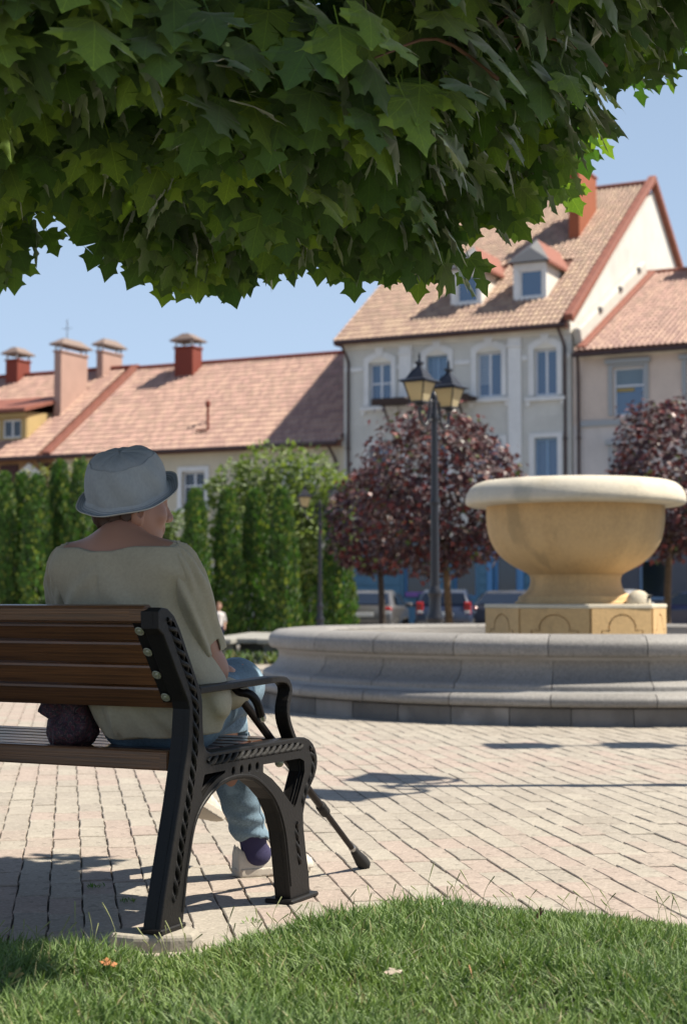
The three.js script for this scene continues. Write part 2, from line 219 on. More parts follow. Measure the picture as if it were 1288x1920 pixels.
{
  // dark joint sand under the setts
  const g = new THREE.PlaneGeometry(26, 24.6); g.rotateX(-Math.PI / 2); g.translate(3, -0.008, -15.7); const p = g.attributes.position; for (let i = 0; i < p.count; i++) g.attributes.uv.setXY(i, p.getX(i), p.getZ(i));
  struct('joint_sand', g, mat([0.13, 0.108, 0.08], 1, { map: TX.grain }), 'dark sand in the paving joints');
  const paving = struct('plaza_paving', null, null, 'rows of worn beige and pinkish setts');
  const W = 0.095, D = 0.232, c = 0.0022, hgt = 0.03, gapX = 0.0027, gapZ = 0.0028, r = rng(7);
  const sett = (v) => { const q = rng(900 + v), w = W / 2, d = D / 2 - gapZ / 2, j = (k) => (q() - 0.5) * k, n1 = 0.030 + 0.012 * q(), n2 = 0.030 + 0.012 * q(); // nibs at the corners touch the neighbour, the flanks between stand back
    const side = (s) => [[s * (w - 0.0006), -d], [s * (w - 0.0006), -d + n1], [s * (w - gapX), -d + n1 + 0.008], [s * (w - gapX + j(0.0012)), d - n2 - 0.008], [s * (w - 0.0006), d - n2], [s * (w - 0.0006), d]];
    const ring = [...side(1), ...side(-1).reverse()], n = ring.length, low = ring.map(([x, z]) => [x, -c * 1.2 + j(0.001), z]), top = ring.map(([x, z]) => [x * (1 - (c + q() * 0.0015) / w), j(0.0007), z * (1 - (c + q() * 0.0015) / d)]);
    const pos = [], tri = (a, b, e) => pos.push(...a, ...b, ...e);
    for (let k = 1; k < n - 1; k++) tri(top[0], top[k + 1], top[k]);
    for (let k = 0; k < n; k++) { const m = (k + 1) % n, lo = (p) => [p[0], -hgt, p[2]]; tri(low[k], top[k], top[m]); tri(low[k], top[m], low[m]); tri(lo(low[k]), low[k], low[m]); tri(lo(low[k]), low[m], lo(low[m])); }
    const g2 = new THREE.BufferGeometry(); g2.setAttribute('position', new THREE.Float32BufferAttribute(pos, 3)); g2.computeVertexNormals(); planarUV(g2); const uv = g2.attributes.uv, ox = q(), oy = q(); for (let i = 0; i < uv.count; i++) uv.setXY(i, uv.getX(i) + ox, uv.getY(i) + oy); return g2; };
  const geos = [...Array(6)].map((_, v) => sett(v));
  const tones = [[0.475, 0.425, 0.36], [0.455, 0.405, 0.345], [0.50, 0.45, 0.38], [0.485, 0.41, 0.35], [0.49, 0.40, 0.345], [0.435, 0.385, 0.325]];
  const mats = tones.map((t) => mat(t, 0.9, { map: TX.paver, bumpMap: TX.grainB, bumpScale: 0.0012 }));
  const ang = 0.17, ca = Math.cos(ang), sa = Math.sin(ang), list = [];
  for (let i = -190; i < 190; i++) for (let j = 5; j < 128; j++) {
    const lx = i * W + (r() - 0.5) * 0.0016 + (j % 2) * 0.003, lz = j * D + (r() - 0.5) * 0.003 + (i % 2 ? 0.045 : 0);
    const x = lx * ca - lz * sa, d = lz * ca + lx * sa;
    if (d > 27 || d < 3 || Math.abs(x) > 0.27 * d + 1.4) continue;
    if (d < lawnEdge(x) - 0.12 || Math.hypot(x - fountainC[0], d - fountainC[1]) < 2.58) continue;
    const pink = fbm(0.5 + x * 0.02, 0.5 + d * 0.045, 16, 3, 5) + (r() - 0.5) * 0.3;
    const tone = pink > 0.6 ? (r() < 0.5 ? 3 : 4) : pink < 0.4 ? (r() < 0.5 ? 0 : 5) : Math.floor(r() * 3);
    list.push({ x, d, tone, v: Math.floor(r() * 6), y: (r() - 0.5) * 0.0045, rx: (r() - 0.5) * 0.012, rz: (r() - 0.5) * 0.03, ry: (r() - 0.5) * 0.008, view: Math.abs(x) < 0.215 * d && d > lawnEdge(x) + 0.05 });
  }
  const M4 = new THREE.Matrix4(), put = (o) => M4.compose(V(o.x, o.y, -o.d), new THREE.Quaternion().setFromEuler(new THREE.Euler(o.rx, ang + o.ry, o.rz)), V(1, 1, 1));
  list.sort((a, b) => (b.view - a.view) || a.d - b.d);
  list.slice(0, 300).forEach((o) => { const m = part('paver', geos[o.v], mats[o.tone], paving); m.applyMatrix4(put(o)); });
  const rest = list.slice(300); console.log('pavers', list.length);
  geos.slice(0, 3).forEach((g2, v) => { const sel = rest.filter((o) => o.v % 3 === v), im = new THREE.InstancedMesh(g2, mat([1, 1, 1], 0.9, { map: TX.paver, bumpMap: TX.grainB, bumpScale: 0.0012 }), sel.length); sel.forEach((o, k) => { im.setMatrixAt(k, put(o)); im.setColorAt(k, C(...tones[o.tone])); }); im.name = ['paver_field', 'paver_field_001', 'paver_field_002'][v]; im.userData.kind = 'stuff'; im.castShadow = im.receiveShadow = true; paving.add(im); });

  // street behind the square
  const s = new THREE.PlaneGeometry(120, 9, 24, 2); s.rotateX(-Math.PI / 2); s.rotateY(-0.4608); s.translate(3, -0.32 - 0.022, -47); planarUV(s); struct('street', planarUV(s), mat([0.06, 0.06, 0.062], 0.95, { map: TX.asphalt }), 'asphalt street in front of the houses');
}
{ // lawn soil and grass blades
  const g = new THREE.PlaneGeometry(5.2, 3.4, 130, 85); g.rotateX(-Math.PI / 2); g.translate(0, 0, -3.05);
  const p = g.attributes.position; for (let i = 0; i < p.count; i++) { const x = p.getX(i), d = -p.getZ(i), e = lawnEdge(x); p.setY(i, d > e + 0.02 ? -0.03 : lawnY(x, d)); g.attributes.uv.setXY(i, x, d); } g.computeVertexNormals();
  const lawn = struct('lawn', null, null, 'mown lawn in the foreground'); part('lawn_soil', g, M.soil, lawn);
  const blade = (bend, seg) => { const pos = [], row = []; for (let k = 0; k <= seg; k++) { const t = k / seg, w = (1 - t * t) * 0.5, y = t - bend * bend * t * t * 0.18, z = bend * t * t; row.push([[-w, y, z], [w, y, z]]); } for (let k = 0; k < seg; k++) { const [a, b] = row[k], [c, d] = row[k + 1]; pos.push(...a, ...b, ...d); if (k < seg - 1) pos.push(...a, ...d, ...c); } const q = new THREE.BufferGeometry(); q.setAttribute('position', new THREE.Float32BufferAttribute(pos, 3)); q.computeVertexNormals(); q.setAttribute('uv', new THREE.Float32BufferAttribute(new Float32Array(pos.length / 3 * 2), 2)); return q; };
  const gm = mat([1, 1, 1], 0.92, { transmission: 0.4, clearcoat: 0.4, clearcoatRoughness: 0.5 });
  const r = rng(77), M4 = new THREE.Matrix4(), E = new THREE.Euler(), Q = new THREE.Quaternion();
  [0.25, 0.55, 0.95].forEach((bend, b) => {
    const pts = [];
    for (let n = 0; n < 90000 && pts.length < 27000; n++) {
      const x = (r() * 2 - 1) * 1.35, d = 2.45 + r() * 2.1, e = lawnEdge(x), dens = 0.45 + 0.9 * n3(x * 9, 1, d * 9), edge = sstep(-0.015, 0.10, e - d + (n3(x * 14, 3, d * 14) - 0.5) * 0.1);
      if (d > e + 0.03 || r() > dens * (0.12 + 0.88 * edge)) continue;
      const padHit = x < -0.39 && x > -0.58 && d > 3.99; if (padHit && r() < 0.9) continue;
      const tall = n3(x * 5, 8, d * 5), h = lerp(0.022, 0.075, tall) * (0.6 + 0.8 * r()) * (0.7 + 0.3 * edge);
      pts.push([x, d, h, 0.0034 + 0.0034 * r(), r() * 6.28, (r() - 0.5) * 1.3, (r() - 0.5) * 1.3, r(), n3(x * 3, 4, d * 3)]);
    }
    const im = new THREE.InstancedMesh(blade(bend, 3), gm, pts.length);
    pts.forEach((o, k) => { Q.setFromEuler(E.set(o[5], o[4], o[6])); M4.compose(V(o[0], lawnY(o[0], o[1]) - 0.003, -o[1]), Q, V(o[3], o[2], o[2])); im.setMatrixAt(k, M4); const t = o[7], dry = t > 0.955; im.setColorAt(k, dry ? C(0.42, 0.37, 0.16) : C(lerp(0.075, 0.19, t) + 0.05 * o[8], lerp(0.175, 0.31, t) + 0.05 * o[8], lerp(0.022, 0.055, t))); });
    im.name = ['grass_blades', 'grass_blades_001', 'grass_blades_002'][b]; im.userData.kind = 'stuff'; im.castShadow = im.receiveShadow = true; lawn.add(im);
  });
  // tall seeding stalks along the lawn edge by the bench
  const st = [], pale = mat([0.36, 0.38, 0.16], 0.95, { transmission: 0.2 });
  for (let k = 0; k < 90; k++) { const x = k < 40 ? lerp(-0.92, -0.37, r()) : lerp(-0.3, 0.9, r()), d = lawnEdge(x) - 0.05 + 0.12 * r(), h = 0.05 + 0.10 * r() * r(), bx = (r() - 0.5) * 0.09, bz = (r() - 0.5) * 0.07, y = Math.max(0, lawnY(x, d) - 0.004); st.push(tube([[x, y, -d], [x + bx * 0.3, y + h * 0.6, -d + bz * 0.3], [x + bx, y + h, -d + bz]], (t) => t > 0.68 ? 0.0016 : 0.0007, 6, 4, false)); }
  const so = part('grass_stalks', st, pale, lawn); so.userData.kind = 'stuff';
  // small weeds rooted in the joints
  const w = cloud(70, (q) => { const s = [[-0.62, 4.62], [-0.24, 4.33], [-0.74, 4.85]][Math.floor(q() * 3)], a = q() * 6.28; const dir = V(Math.cos(a), 0.5 + q(), Math.sin(a)); return { p: V(s[0] + (q() - 0.5) * 0.05, 0.001, -s[1] + (q() - 0.5) * 0.04), q: basis(dir, V(0, 1, 0.01)), s: 0.010 + 0.012 * q(), c: [0.10 + 0.06 * q(), 0.22 + 0.1 * q(), 0.03] }; }, [[[0, 0, 0], [0.14, 0.5, 0.02], [0, 1, 0], [-0.14, 0.5, 0.02]], [[0, 1, 2], [0, 2, 3]]], 31);
  const wo = part('joint_weeds', w, mat([1, 1, 1], 0.95, { vertexColors: true, transmission: 0.25 }), lawn); wo.userData.kind = 'stuff';
}
// ---------------------------------------------------------------- the row of houses
const HF = 0.4608, HO = V(7.9, 0, -57), HX = V(Math.cos(HF), 0, Math.sin(HF));
const HM = {
  grey: mat([0.86, 0.84, 0.78], 0.95, { map: TX.stucco }), cream: mat([0.86, 0.76, 0.58], 0.95, { map: TX.stucco }), white: mat([1.05, 1.04, 1.02], 0.9, { map: TX.stucco }),
  offwhite: mat([1.04, 0.98, 0.86], 0.9, { map: TX.stucco }), pink: mat([0.86, 0.71, 0.61], 0.95, { map: TX.stucco }), pinkLow: mat([0.84, 0.77, 0.73], 0.95, { map: TX.stucco }),
  blue: mat([0.13, 0.28, 0.40], 0.8, { map: TX.stucco }), blueTrim: mat([0.12, 0.32, 0.60], 0.6), slate: mat([0.15, 0.155, 0.18], 0.9, { map: TX.stucco }), gutter: mat([0.055, 0.024, 0.022], 0.5),
  orange: mat([0.50, 0.29, 0.14], 0.9, { map: TX.stucco }), brown: mat([0.085, 0.03, 0.028], 0.8, { map: TX.stucco }), frame: mat([0.85, 0.88, 0.93], 0.5), frameBlue: mat([0.30, 0.46, 0.66], 0.5), greyTrim: mat([0.42, 0.44, 0.46], 0.8),
  pane: mat([0.06, 0.135, 0.26], 0.07, { ior: 1.85 }), paneSkyTint: mat([0.09, 0.19, 0.33], 0.08, { ior: 1.85 }), paneDark: mat([0.012, 0.018, 0.03], 0.08, { ior: 1.7 }), blind: mat([0.42, 0.52, 0.64], 0.7), curtain: mat([0.25, 0.34, 0.40], 0.8),  // blue of the two lighter panes is reflected sky painted into the base colour
  tile: mat([1, 1, 1], 0.62, { map: TX.tile }), roofBed: mat([0.30, 0.13, 0.085], 0.8, { map: TX.tile }), red: mat([0.38, 0.13, 0.085], 0.75, { map: TX.tile }), redBrick: mat([0.28, 0.055, 0.032], 0.85, { map: TX.stucco }), orangeBrick: mat([0.42, 0.12, 0.05], 0.85, { map: TX.stucco }),
  plasterPink: mat([0.58, 0.37, 0.30], 0.9, { map: TX.stucco }), yellow: mat([0.62, 0.45, 0.20], 0.9, { map: TX.stucco }), lead: mat([0.17, 0.17, 0.175], 0.6), cap: mat([0.24, 0.17, 0.14], 0.7), whiteMetal: mat([0.7, 0.72, 0.74], 0.5), timber: mat([0.05, 0.025, 0.016], 0.7),
};
function house(name, label, x0) { const p = HO.clone().addScaledVector(HX, x0), g = thing(name, label, 'house', [p.x, 0, p.z], -HF, 'houses along the far side of the square'); return { g, x0, add: (n, geo, m, parent = g, lab) => { const q = Array.isArray(geo) ? merge(geo) : geo; q.translate(-x0, 0, 0); return part(n, q, m, parent, lab); } }; }
const bx = (x0, y0, z0, x1, y1, z1, c = 0.01) => box(x1 - x0, y1 - y0, z1 - z0, (x0 + x1) / 2, (y0 + y1) / 2, (z0 + z1) / 2, c);
function wallWith(H, name, x0, y0, x1, y1, holes, m, z = 0, t = 0.35) { const g = extrude(rect(x0, y0, x1, y1), t, holes.map((h) => rect(...h))); g.translate(0, 0, z - t); return H.add(name, g, m); }
function windowIn(H, [x0, y0, x1, y1], { m = HM.frame, pane = HM.pane, cols = 2, bar = 0, z = 0, blind = false, curtain = false, label } = {}) {
  const zi = z - 0.16, b = 0.075, F = [bx(x0, y0, zi - 0.05, x0 + b, y1, zi + 0.03), bx(x1 - b, y0, zi - 0.05, x1, y1, zi + 0.03), bx(x0 + b, y0, zi - 0.052, x1 - b, y0 + b, zi + 0.028), bx(x0 + b, y1 - b, zi - 0.052, x1 - b, y1, zi + 0.028)];
  const w = (x1 - x0 - 2 * b) / cols; for (let k = 1; k < cols; k++) F.push(bx(x0 + b + w * k - 0.045, y0 + b, zi - 0.048, x0 + b + w * k + 0.045, y1 - b, zi + 0.024));
  const yb = bar ? lerp(y0, y1, bar) : 0; if (bar) F.push(bx(x0 + b, yb - 0.035, zi - 0.046, x1 - b, yb + 0.035, zi + 0.018));
  const win = H.add('window', F, m, H.g, label);
  for (let k = 0; k < cols; k++) for (const [a, c] of bar ? [[y0 + b, yb], [yb, y1 - b]] : [[y0 + b, y1 - b]]) { const up = bar && a === yb, pm = Array.isArray(pane) ? pane[up ? 1 : 0] : pane; H.add('pane', bx(x0 + b + w * k, a, zi - 0.03, x0 + b + w * (k + 1), c, zi - 0.015, 0.002), pm, win); }
  if (blind) for (let k = 0; k < 11; k++) H.add('blind_slat', bx(x0 + b + 0.02, y1 - b - 0.09 - k * 0.1, zi - 0.014, x0 + b + w - 0.05, y1 - b - 0.03 - k * 0.1, zi - 0.004, 0.003), HM.blind, win);
  if (curtain) for (let k = 0; k < 9; k++) H.add('curtain_fold', bx(x0 + b + 0.03 + k * (x1 - x0 - 0.2) / 9, yb + 0.06, zi - 0.014, x0 + b + 0.03 + (k + 0.75) * (x1 - x0 - 0.2) / 9, y1 - b - 0.02, zi - 0.002, 0.004), HM.curtain, win);
  return win;
}
function surround(H, win, [x0, y0, x1, y1], m, arched = true, key = true) { // moulded band round an opening, with a low arch and a keystone
  const t = 0.2, out = [], inn = []; const ah = arched ? 0.24 : 0;
  const arc = (xa, xb, y, h) => [...Array(13)].map((_, k) => { const s = k / 12; return [lerp(xa, xb, s), y + h * (1 - (2 * s - 1) ** 2)]; });
  out.push([x0 - t, y0], ...arc(x0 - t, x1 + t, y1 + 0.17, ah), [x1 + t, y0]); inn.push([x0, y0], ...arc(x0, x1, y1 + 0.01, ah * 0.72), [x1, y0]);
  const G = [extrude([...out, ...inn.reverse()], 0.07)];
  if (key) G.push(extrude([[(x0 + x1) / 2 - 0.12, y1 + 0.25], [(x0 + x1) / 2 + 0.12, y1 + 0.25], [(x0 + x1) / 2 + 0.17, y1 + 0.56], [(x0 + x1) / 2 - 0.17, y1 + 0.56]], 0.12));
  H.add('surround', G, m, win);
  if (arched) H.add('lunette', extrude([[x0, y1], ...arc(x0, x1, y1 + 0.01, ah * 0.72), [x1, y1]], 0.03), HM.offwhite, win);
  H.add('sill', [bx(x0 - 0.32, y0 - 0.2, 0, x1 + 0.32, y0 - 0.06, 0.16), bx(x0 - 0.3, y0 - 0.36, 0, x0 - 0.14, y0 - 0.2, 0.1), bx(x1 + 0.14, y0 - 0.36, 0, x1 + 0.3, y0 - 0.2, 0.1)], m, win);
}
const tileGeo = (() => { const w = 0.21, L = 0.45, n = 6, pos = [], prof = (k) => { const s = k / n; return [(s - 0.5) * w, 0.026 * Math.cos(s * Math.PI * 2) + 0.026]; };
  for (let k = 0; k < n; k++) { const a = prof(k), b = prof(k + 1); const A = [a[0], a[1] + 0.034, 0], B = [b[0], b[1] + 0.034, 0], D = [b[0], b[1], -L], E = [a[0], a[1], -L]; pos.push(...A, ...B, ...D, ...A, ...D, ...E); const a2 = [a[0], a[1] + 0.004, 0.001], b2 = [b[0], b[1] + 0.004, 0.001]; pos.push(...a2, ...b2, ...B, ...a2, ...B, ...A); }
  const g = new THREE.BufferGeometry(); g.setAttribute('position', new THREE.Float32BufferAttribute(pos, 3)); g.computeVertexNormals(); const s = toCreasedNormals(g, 0.9); return planarUV(s); })();
function tiled(H, roof, xA, xB, eaveY, pitch, z0, zR, skip, tint, seed) { // courses of pantiles up the front slope
  const a = Math.atan(pitch), ca = Math.cos(a), sa = Math.sin(a), len = (z0 - zR) / ca, r = rng(seed), L = 0.4, W = 0.205, all = [];
  const M4 = new THREE.Matrix4(), Q = new THREE.Quaternion().setFromEuler(new THREE.Euler(a, 0, 0)), camX = 18.3, camZ = 54.6;
  for (let j = 0; j * L < len - 0.15; j++) for (let x = xA + W / 2; x < xB - W / 4; x += W) { const s = j * L, z = z0 - s * ca, y = eaveY - pitch * z + 0.03; if (skip && skip(x, z)) continue; all.push({ x, y, z, c: r(), k: Math.hypot(x - camX, z - camZ) + r() * 0.02 }); }
  all.sort((p, q) => p.k - q.k);
  const tone = (c) => { const f = 0.78 + 0.4 * c; return [tint[0] * f, tint[1] * f * (0.96 + 0.08 * ((c * 7) % 1)), tint[2] * f]; };
  const three = [0.15, 0.5, 0.85].map((c) => mat(tone(c), 0.62, { map: TX.tile }));
  all.slice(0, 300).forEach((o) => { const m = part('tile', tileGeo, three[Math.floor(o.c * 2.999)], roof); m.position.set(o.x - H.x0, o.y, o.z); m.quaternion.copy(Q); });
  const rest = all.slice(300); if (!rest.length) return; const im = new THREE.InstancedMesh(tileGeo, HM.tile, rest.length); rest.forEach((o, k) => { M4.compose(V(o.x - H.x0, o.y, o.z), Q, V(1, 1, 1)); im.setMatrixAt(k, M4); im.setColorAt(k, C(...tone(o.c))); }); im.name = 'tile_courses'; im.userData.kind = 'stuff'; im.castShadow = im.receiveShadow = true; roof.add(im);
}
function roofSlab(H, xA, xB, eaveY, pitch, z0, zR, m = HM.roofBed) { const g = extrude([[-z0, eaveY - pitch * z0], [-zR, eaveY - pitch * zR], [-zR - (z0 - zR) * 0.96, eaveY - pitch * z0 * 1], [-zR - (z0 - zR) * 0.96, eaveY - pitch * z0 - 0.14], [-zR, eaveY - pitch * zR - 0.2], [-z0, eaveY - pitch * z0 - 0.14]], xB - xA); g.rotateY(Math.PI / 2); g.translate(xA, 0, 0); return H.add('roof', g, m); } // profile (-z, y) swept along x
function gutter(H, xA, xB, y, z) { H.add('gutter', [bx(xA, y - 0.13, z - 0.02, xB, y + 0.02, z + 0.14, 0.03)], HM.gutter); }
function downpipe(H, x, y, z, side = 0.25) { H.add('downpipe', [tube([[x - side, y - 0.05, z + 0.05], [x - side * 0.7, y - 0.25, z - 0.1], [x, y - 0.75, 0.1], [x, y - 1.2, 0.1], [x, 3, 0.1], [x, 0, 0.1]], 0.055, 60, 8, false), ...[1.5, 4, 6.5].filter((q) => q < y - 1).map((q) => bx(x - 0.08, q, 0.02, x + 0.08, q + 0.05, 0.17))], HM.gutter); }
function chimney(H, roof, [x0, x1, z0, z1, yb, yt], mFront, capM = HM.cap, hood = true, label) {
  const c = H.add('chimney', [bx(x0, yb, z1, x1, yt, z0, 0.02), bx(x0 - 0.05, yt, z1 - 0.05, x1 + 0.05, yt + 0.09, z0 + 0.05, 0.02)], mFront, roof, label); if (!hood) return c;
  const w = 0.16, X0 = x0 - w, X1 = x1 + w, Z0 = z0 + w, Z1 = z1 - w, y = yt + 0.38, xm = (X0 + X1) / 2, zm = (Z0 + Z1) / 2, k = 0.22;
  const P = [[X0, y, Z0], [X1, y, Z0], [X1, y, Z1], [X0, y, Z1], [lerp(X0, xm, 1 - k), y + 0.3, lerp(Z0, zm, 0.5)], [lerp(X1, xm, 1 - k), y + 0.3, lerp(Z0, zm, 0.5)], [lerp(X1, xm, 1 - k), y + 0.3, lerp(Z1, zm, 0.5)], [lerp(X0, xm, 1 - k), y + 0.3, lerp(Z1, zm, 0.5)]];
  const F = [[0, 1, 5, 4], [1, 2, 6, 5], [2, 3, 7, 6], [3, 0, 4, 7], [4, 5, 6, 7], [3, 2, 1, 0]], pos = []; for (const f of F) pos.push(...P[f[0]], ...P[f[1]], ...P[f[2]], ...P[f[0]], ...P[f[2]], ...P[f[3]]);
  const g = new THREE.BufferGeometry(); g.setAttribute('position', new THREE.Float32BufferAttribute(pos, 3)); g.computeVertexNormals(); planarUV(g); H.add('chimney_hood', [g, bx(X0, y - 0.06, Z1, X1, y - 0.005, Z0, 0.01)], capM, roof);
  H.add('hood_legs', [[x0 + 0.06, z0 - 0.06], [x1 - 0.06, z0 - 0.06], [x0 + 0.06, z1 + 0.06], [x1 - 0.06, z1 + 0.06]].map(([x, z]) => bx(x - 0.035, yt + 0.09, z - 0.035, x + 0.035, y - 0.06, z + 0.035, 0.005)), HM.whiteMetal, roof); return c;
}
const TINT = [0.66, 0.41, 0.32], TINT2 = [0.58, 0.385, 0.275];

{ // tall grey house with the white gable
  const H = house('tall_house', 'tall grey town house with white gable, arched windows and blue ground floor', -4.3);
  const ups = [[-7.73, 8.12, -6.8, 9.74], [-5.36, 8.2, -4.49, 9.86], [-3.36, 8.2, -2.38, 9.85], [-1.13, 8.13, -0.26, 9.82]], mids = ups.map(([a, , b]) => [a, 4.95, b, 6.6]);
  const low = [[-6.3, 0.86, -5.2, 2.3], [-4.3, 0.86, -3.4, 2.3]], door = [-2.75, -0.3, -1.75, 2.45];
  wallWith(H, 'wall', -8.8, 3.2, 0.25, 10.75, [...ups, ...mids], HM.grey);
  const base = wallWith(H, 'ground_floor', -8.8, -0.6, 0.25, 3.2, [...low, door], HM.blue, 0.05, 0.4);
  for (let k = 0; k < 9; k++) for (const [a, b] of [[-8.8, -6.42], [-5.08, -4.42], [-3.28, -2.97], [-1.53, 0.25]]) H.add('rustic_course', bx(a, -0.2 + k * 0.38, 0.05, b, 0.13 + k * 0.38, 0.085), HM.blue, base);
  H.add('string_course', bx(-8.85, 3.1, 0, 0.3, 3.35, 0.2), HM.offwhite); H.add('cornice', [bx(-8.85, 10.3, 0, 0.28, 10.78, 0.09), bx(-8.83, 10.62, 0.085, 0.28, 10.77, 0.2)], HM.offwhite);
  for (const x of [-6.2, -1.86]) H.add('pilaster', [bx(x - 0.25, 3.35, 0, x + 0.25, 10.3, 0.11), bx(x - 0.29, 9.95, 0, x + 0.29, 10.08, 0.16)], HM.white);
  [[-8.75, -7.98], [-6.58, -6.47], [-5.93, -5.6], [-4.25, -3.6], [-2.15, -2.11], [-1.6, -1.37], [-0.02, 0.2]].forEach(([a, b]) => H.add('impost_band', bx(a, 9.45, 0, b, 9.62, 0.05), HM.white));
  ups.forEach((u, k) => surround(H, windowIn(H, u, { pane: k === 1 ? HM.paneSkyTint : HM.pane, cols: 2, bar: k === 0 ? 0.52 : 0, blind: k === 2, m: k === 1 ? HM.frameBlue : HM.frame }), u, HM.white));
  mids.forEach((u) => surround(H, windowIn(H, u, { m: HM.frameBlue }), u, HM.white, false, false));
  low.forEach((u) => windowIn(H, u, { m: HM.blueTrim, pane: HM.paneDark, cols: 1, z: 0.05 }));
  const d = H.add('door', [bx(-2.75, -0.3, -0.14, -1.75, 0.3, -0.08), bx(-2.75, 0.3, -0.14, -2.6, 2.45, -0.08), bx(-1.9, 0.3, -0.14, -1.75, 2.45, -0.08), bx(-2.6, 2.3, -0.14, -1.9, 2.45, -0.08)], HM.blueTrim); H.add('pane', bx(-2.6, 0.3, -0.13, -1.9, 2.3, -0.1), HM.paneDark, d);
  H.add('door_frame', [bx(-2.95, -0.4, 0.05, -2.75, 2.65, 0.12), bx(-1.75, -0.4, 0.05, -1.55, 2.65, 0.12), bx(-2.75, 2.45, 0.05, -1.75, 2.65, 0.12)], HM.blueTrim);
  H.add('flower_box', [box(0.8, 0.18, 0.2, -5.75, 0.98, 0.15, 0.02)], mat([0.3, 0.14, 0.42], 0.8), H.g, 'purple flower box on the low window sill');
  // balcony canopy
  const can = H.add('canopy', [bx(-7.1, 8.05, 0, -3.3, 8.2, 1.1), bx(-7.12, 7.98, 1.02, -3.28, 8.24, 1.12)], HM.timber, H.g, 'dark timber canopy under the first arched windows'); for (const x of [-6.7, -5.2, -3.7]) H.add('bracket', [tube([[x, 7.0, 0.03], [x, 7.45, 0.5], [x, 7.99, 0.95]], 0.05, 10, 6)], HM.timber, can);
  // gable and other walls
  const gw = extrude([[0, -0.6], [0, 10.7], [10.76, 18.0], [21.5, 10.7], [21.5, -0.6]], 0.3); gw.rotateY(Math.PI / 2); gw.translate(-0.05, 0, -0.36); H.add('gable_wall', gw, mat([0.82, 0.79, 0.74], 0.92, { map: TX.stucco }));
  const gl = extrude([[0, -0.6], [0, 10.7], [10.76, 18.0], [21.5, 10.7], [21.5, -0.6]], 0.3); gl.rotateY(Math.PI / 2); gl.translate(-8.8, 0, -0.36); H.add('far_gable_wall', gl, HM.grey);
  const roof = roofSlab(H, -9.0, 0.2, 10.9, 0.68, 0.45, -10.76);
  tiled(H, roof, -9.0, 0.15, 10.9, 0.68, 0.48, -10.76, (x, z) => (z < -1.5 && z > -4.3 && ((x > -2.5 && x < -1.1) || (x > -5.0 && x < -3.75))), TINT2, 11);
  H.add('ridge_cap', tube([[-9, 18.32, -10.8], [0.2, 18.32, -10.8]], 0.13, 4, 8), HM.red, roof);
  const verge = (s) => { const L = Math.hypot(11.3, 11.3 * 0.68), g = box(0.32, 0.24, L, 0, 0, 0, 0.02); g.rotateX(s * Math.atan(0.68)); g.translate(0.33, 10.98 + 5.15 * 0.68 * 1 + 0.17, s > 0 ? -5.16 : -16.35); return g; };
  H.add('verge', [verge(1), verge(-1)], HM.red, roof);
  chimney(H, roof, [-1.85, -1.4, -6.2, -8.5, 14.5, 18.1], HM.orangeBrick, HM.cap, false, 'tall orange brick chimney on the front slope');
  [[-2.47, -1.17], [-5.0, -3.75]].forEach(([a, b]) => {
    const dm = H.add('dormer', [extrude(rect(a, 11.75, b, 13.35), 0.1, [rect(a + 0.24, 12.05, b - 0.14, 13.1)]).translate(0, 0, -1.6), bx(a - 0.06, 11.7, -1.6, b + 0.06, 11.82, -1.4)], HM.white, roof);
    const sd = extrude([[1.6, 11.8], [1.6, 13.35], [3.7, 13.35]], 0.1); sd.rotateY(Math.PI / 2); const s2 = sd.clone(); sd.translate(b - 0.1, 0, 0); s2.translate(a, 0, 0); H.add('dormer_cheek', [sd, s2], HM.offwhite, roof);
    windowIn(H, [a + 0.24, 12.05, b - 0.14, 13.1], { cols: 1, z: -1.42, m: HM.white, pane: HM.pane });
    const xm = (a + b) / 2, P = { fl: [a - 0.2, 13.35, -1.25], fr: [b + 0.2, 13.35, -1.25], m: [xm, 14.4, -2.35], rr: [b + 0.2, 13.35, -3.75], rm: [xm, 14.4, -5.25], ll: [a - 0.2, 13.35, -3.75], q: [xm, 13.95, -1.6], };
    const tri = (l) => { const g = new THREE.BufferGeometry(); g.setAttribute('position', new THREE.Float32BufferAttribute(l.flat(), 3)); g.computeVertexNormals(); return planarUV(g); };
    H.add('dormer_hood', tri([P.fl, P.fr, P.q, P.fr, P.m, P.q, P.fl, P.q, P.m]), HM.lead, roof);
    H.add('dormer_roof', [tri([P.fr, P.rr, P.rm, P.fr, P.rm, P.m, P.fl, P.m, P.rm, P.fl, P.rm, P.ll]), bx(b + 0.13, 13.24, -3.7, b + 0.2, 13.35, -1.25)], HM.red, roof);
  });
  gutter(H, -9.0, 0.2, 10.62, 0.42); downpipe(H, -8.57, 10.6, 0.45, 0.15); downpipe(H, 0.05, 10.6, 0.45, 0.15);
}
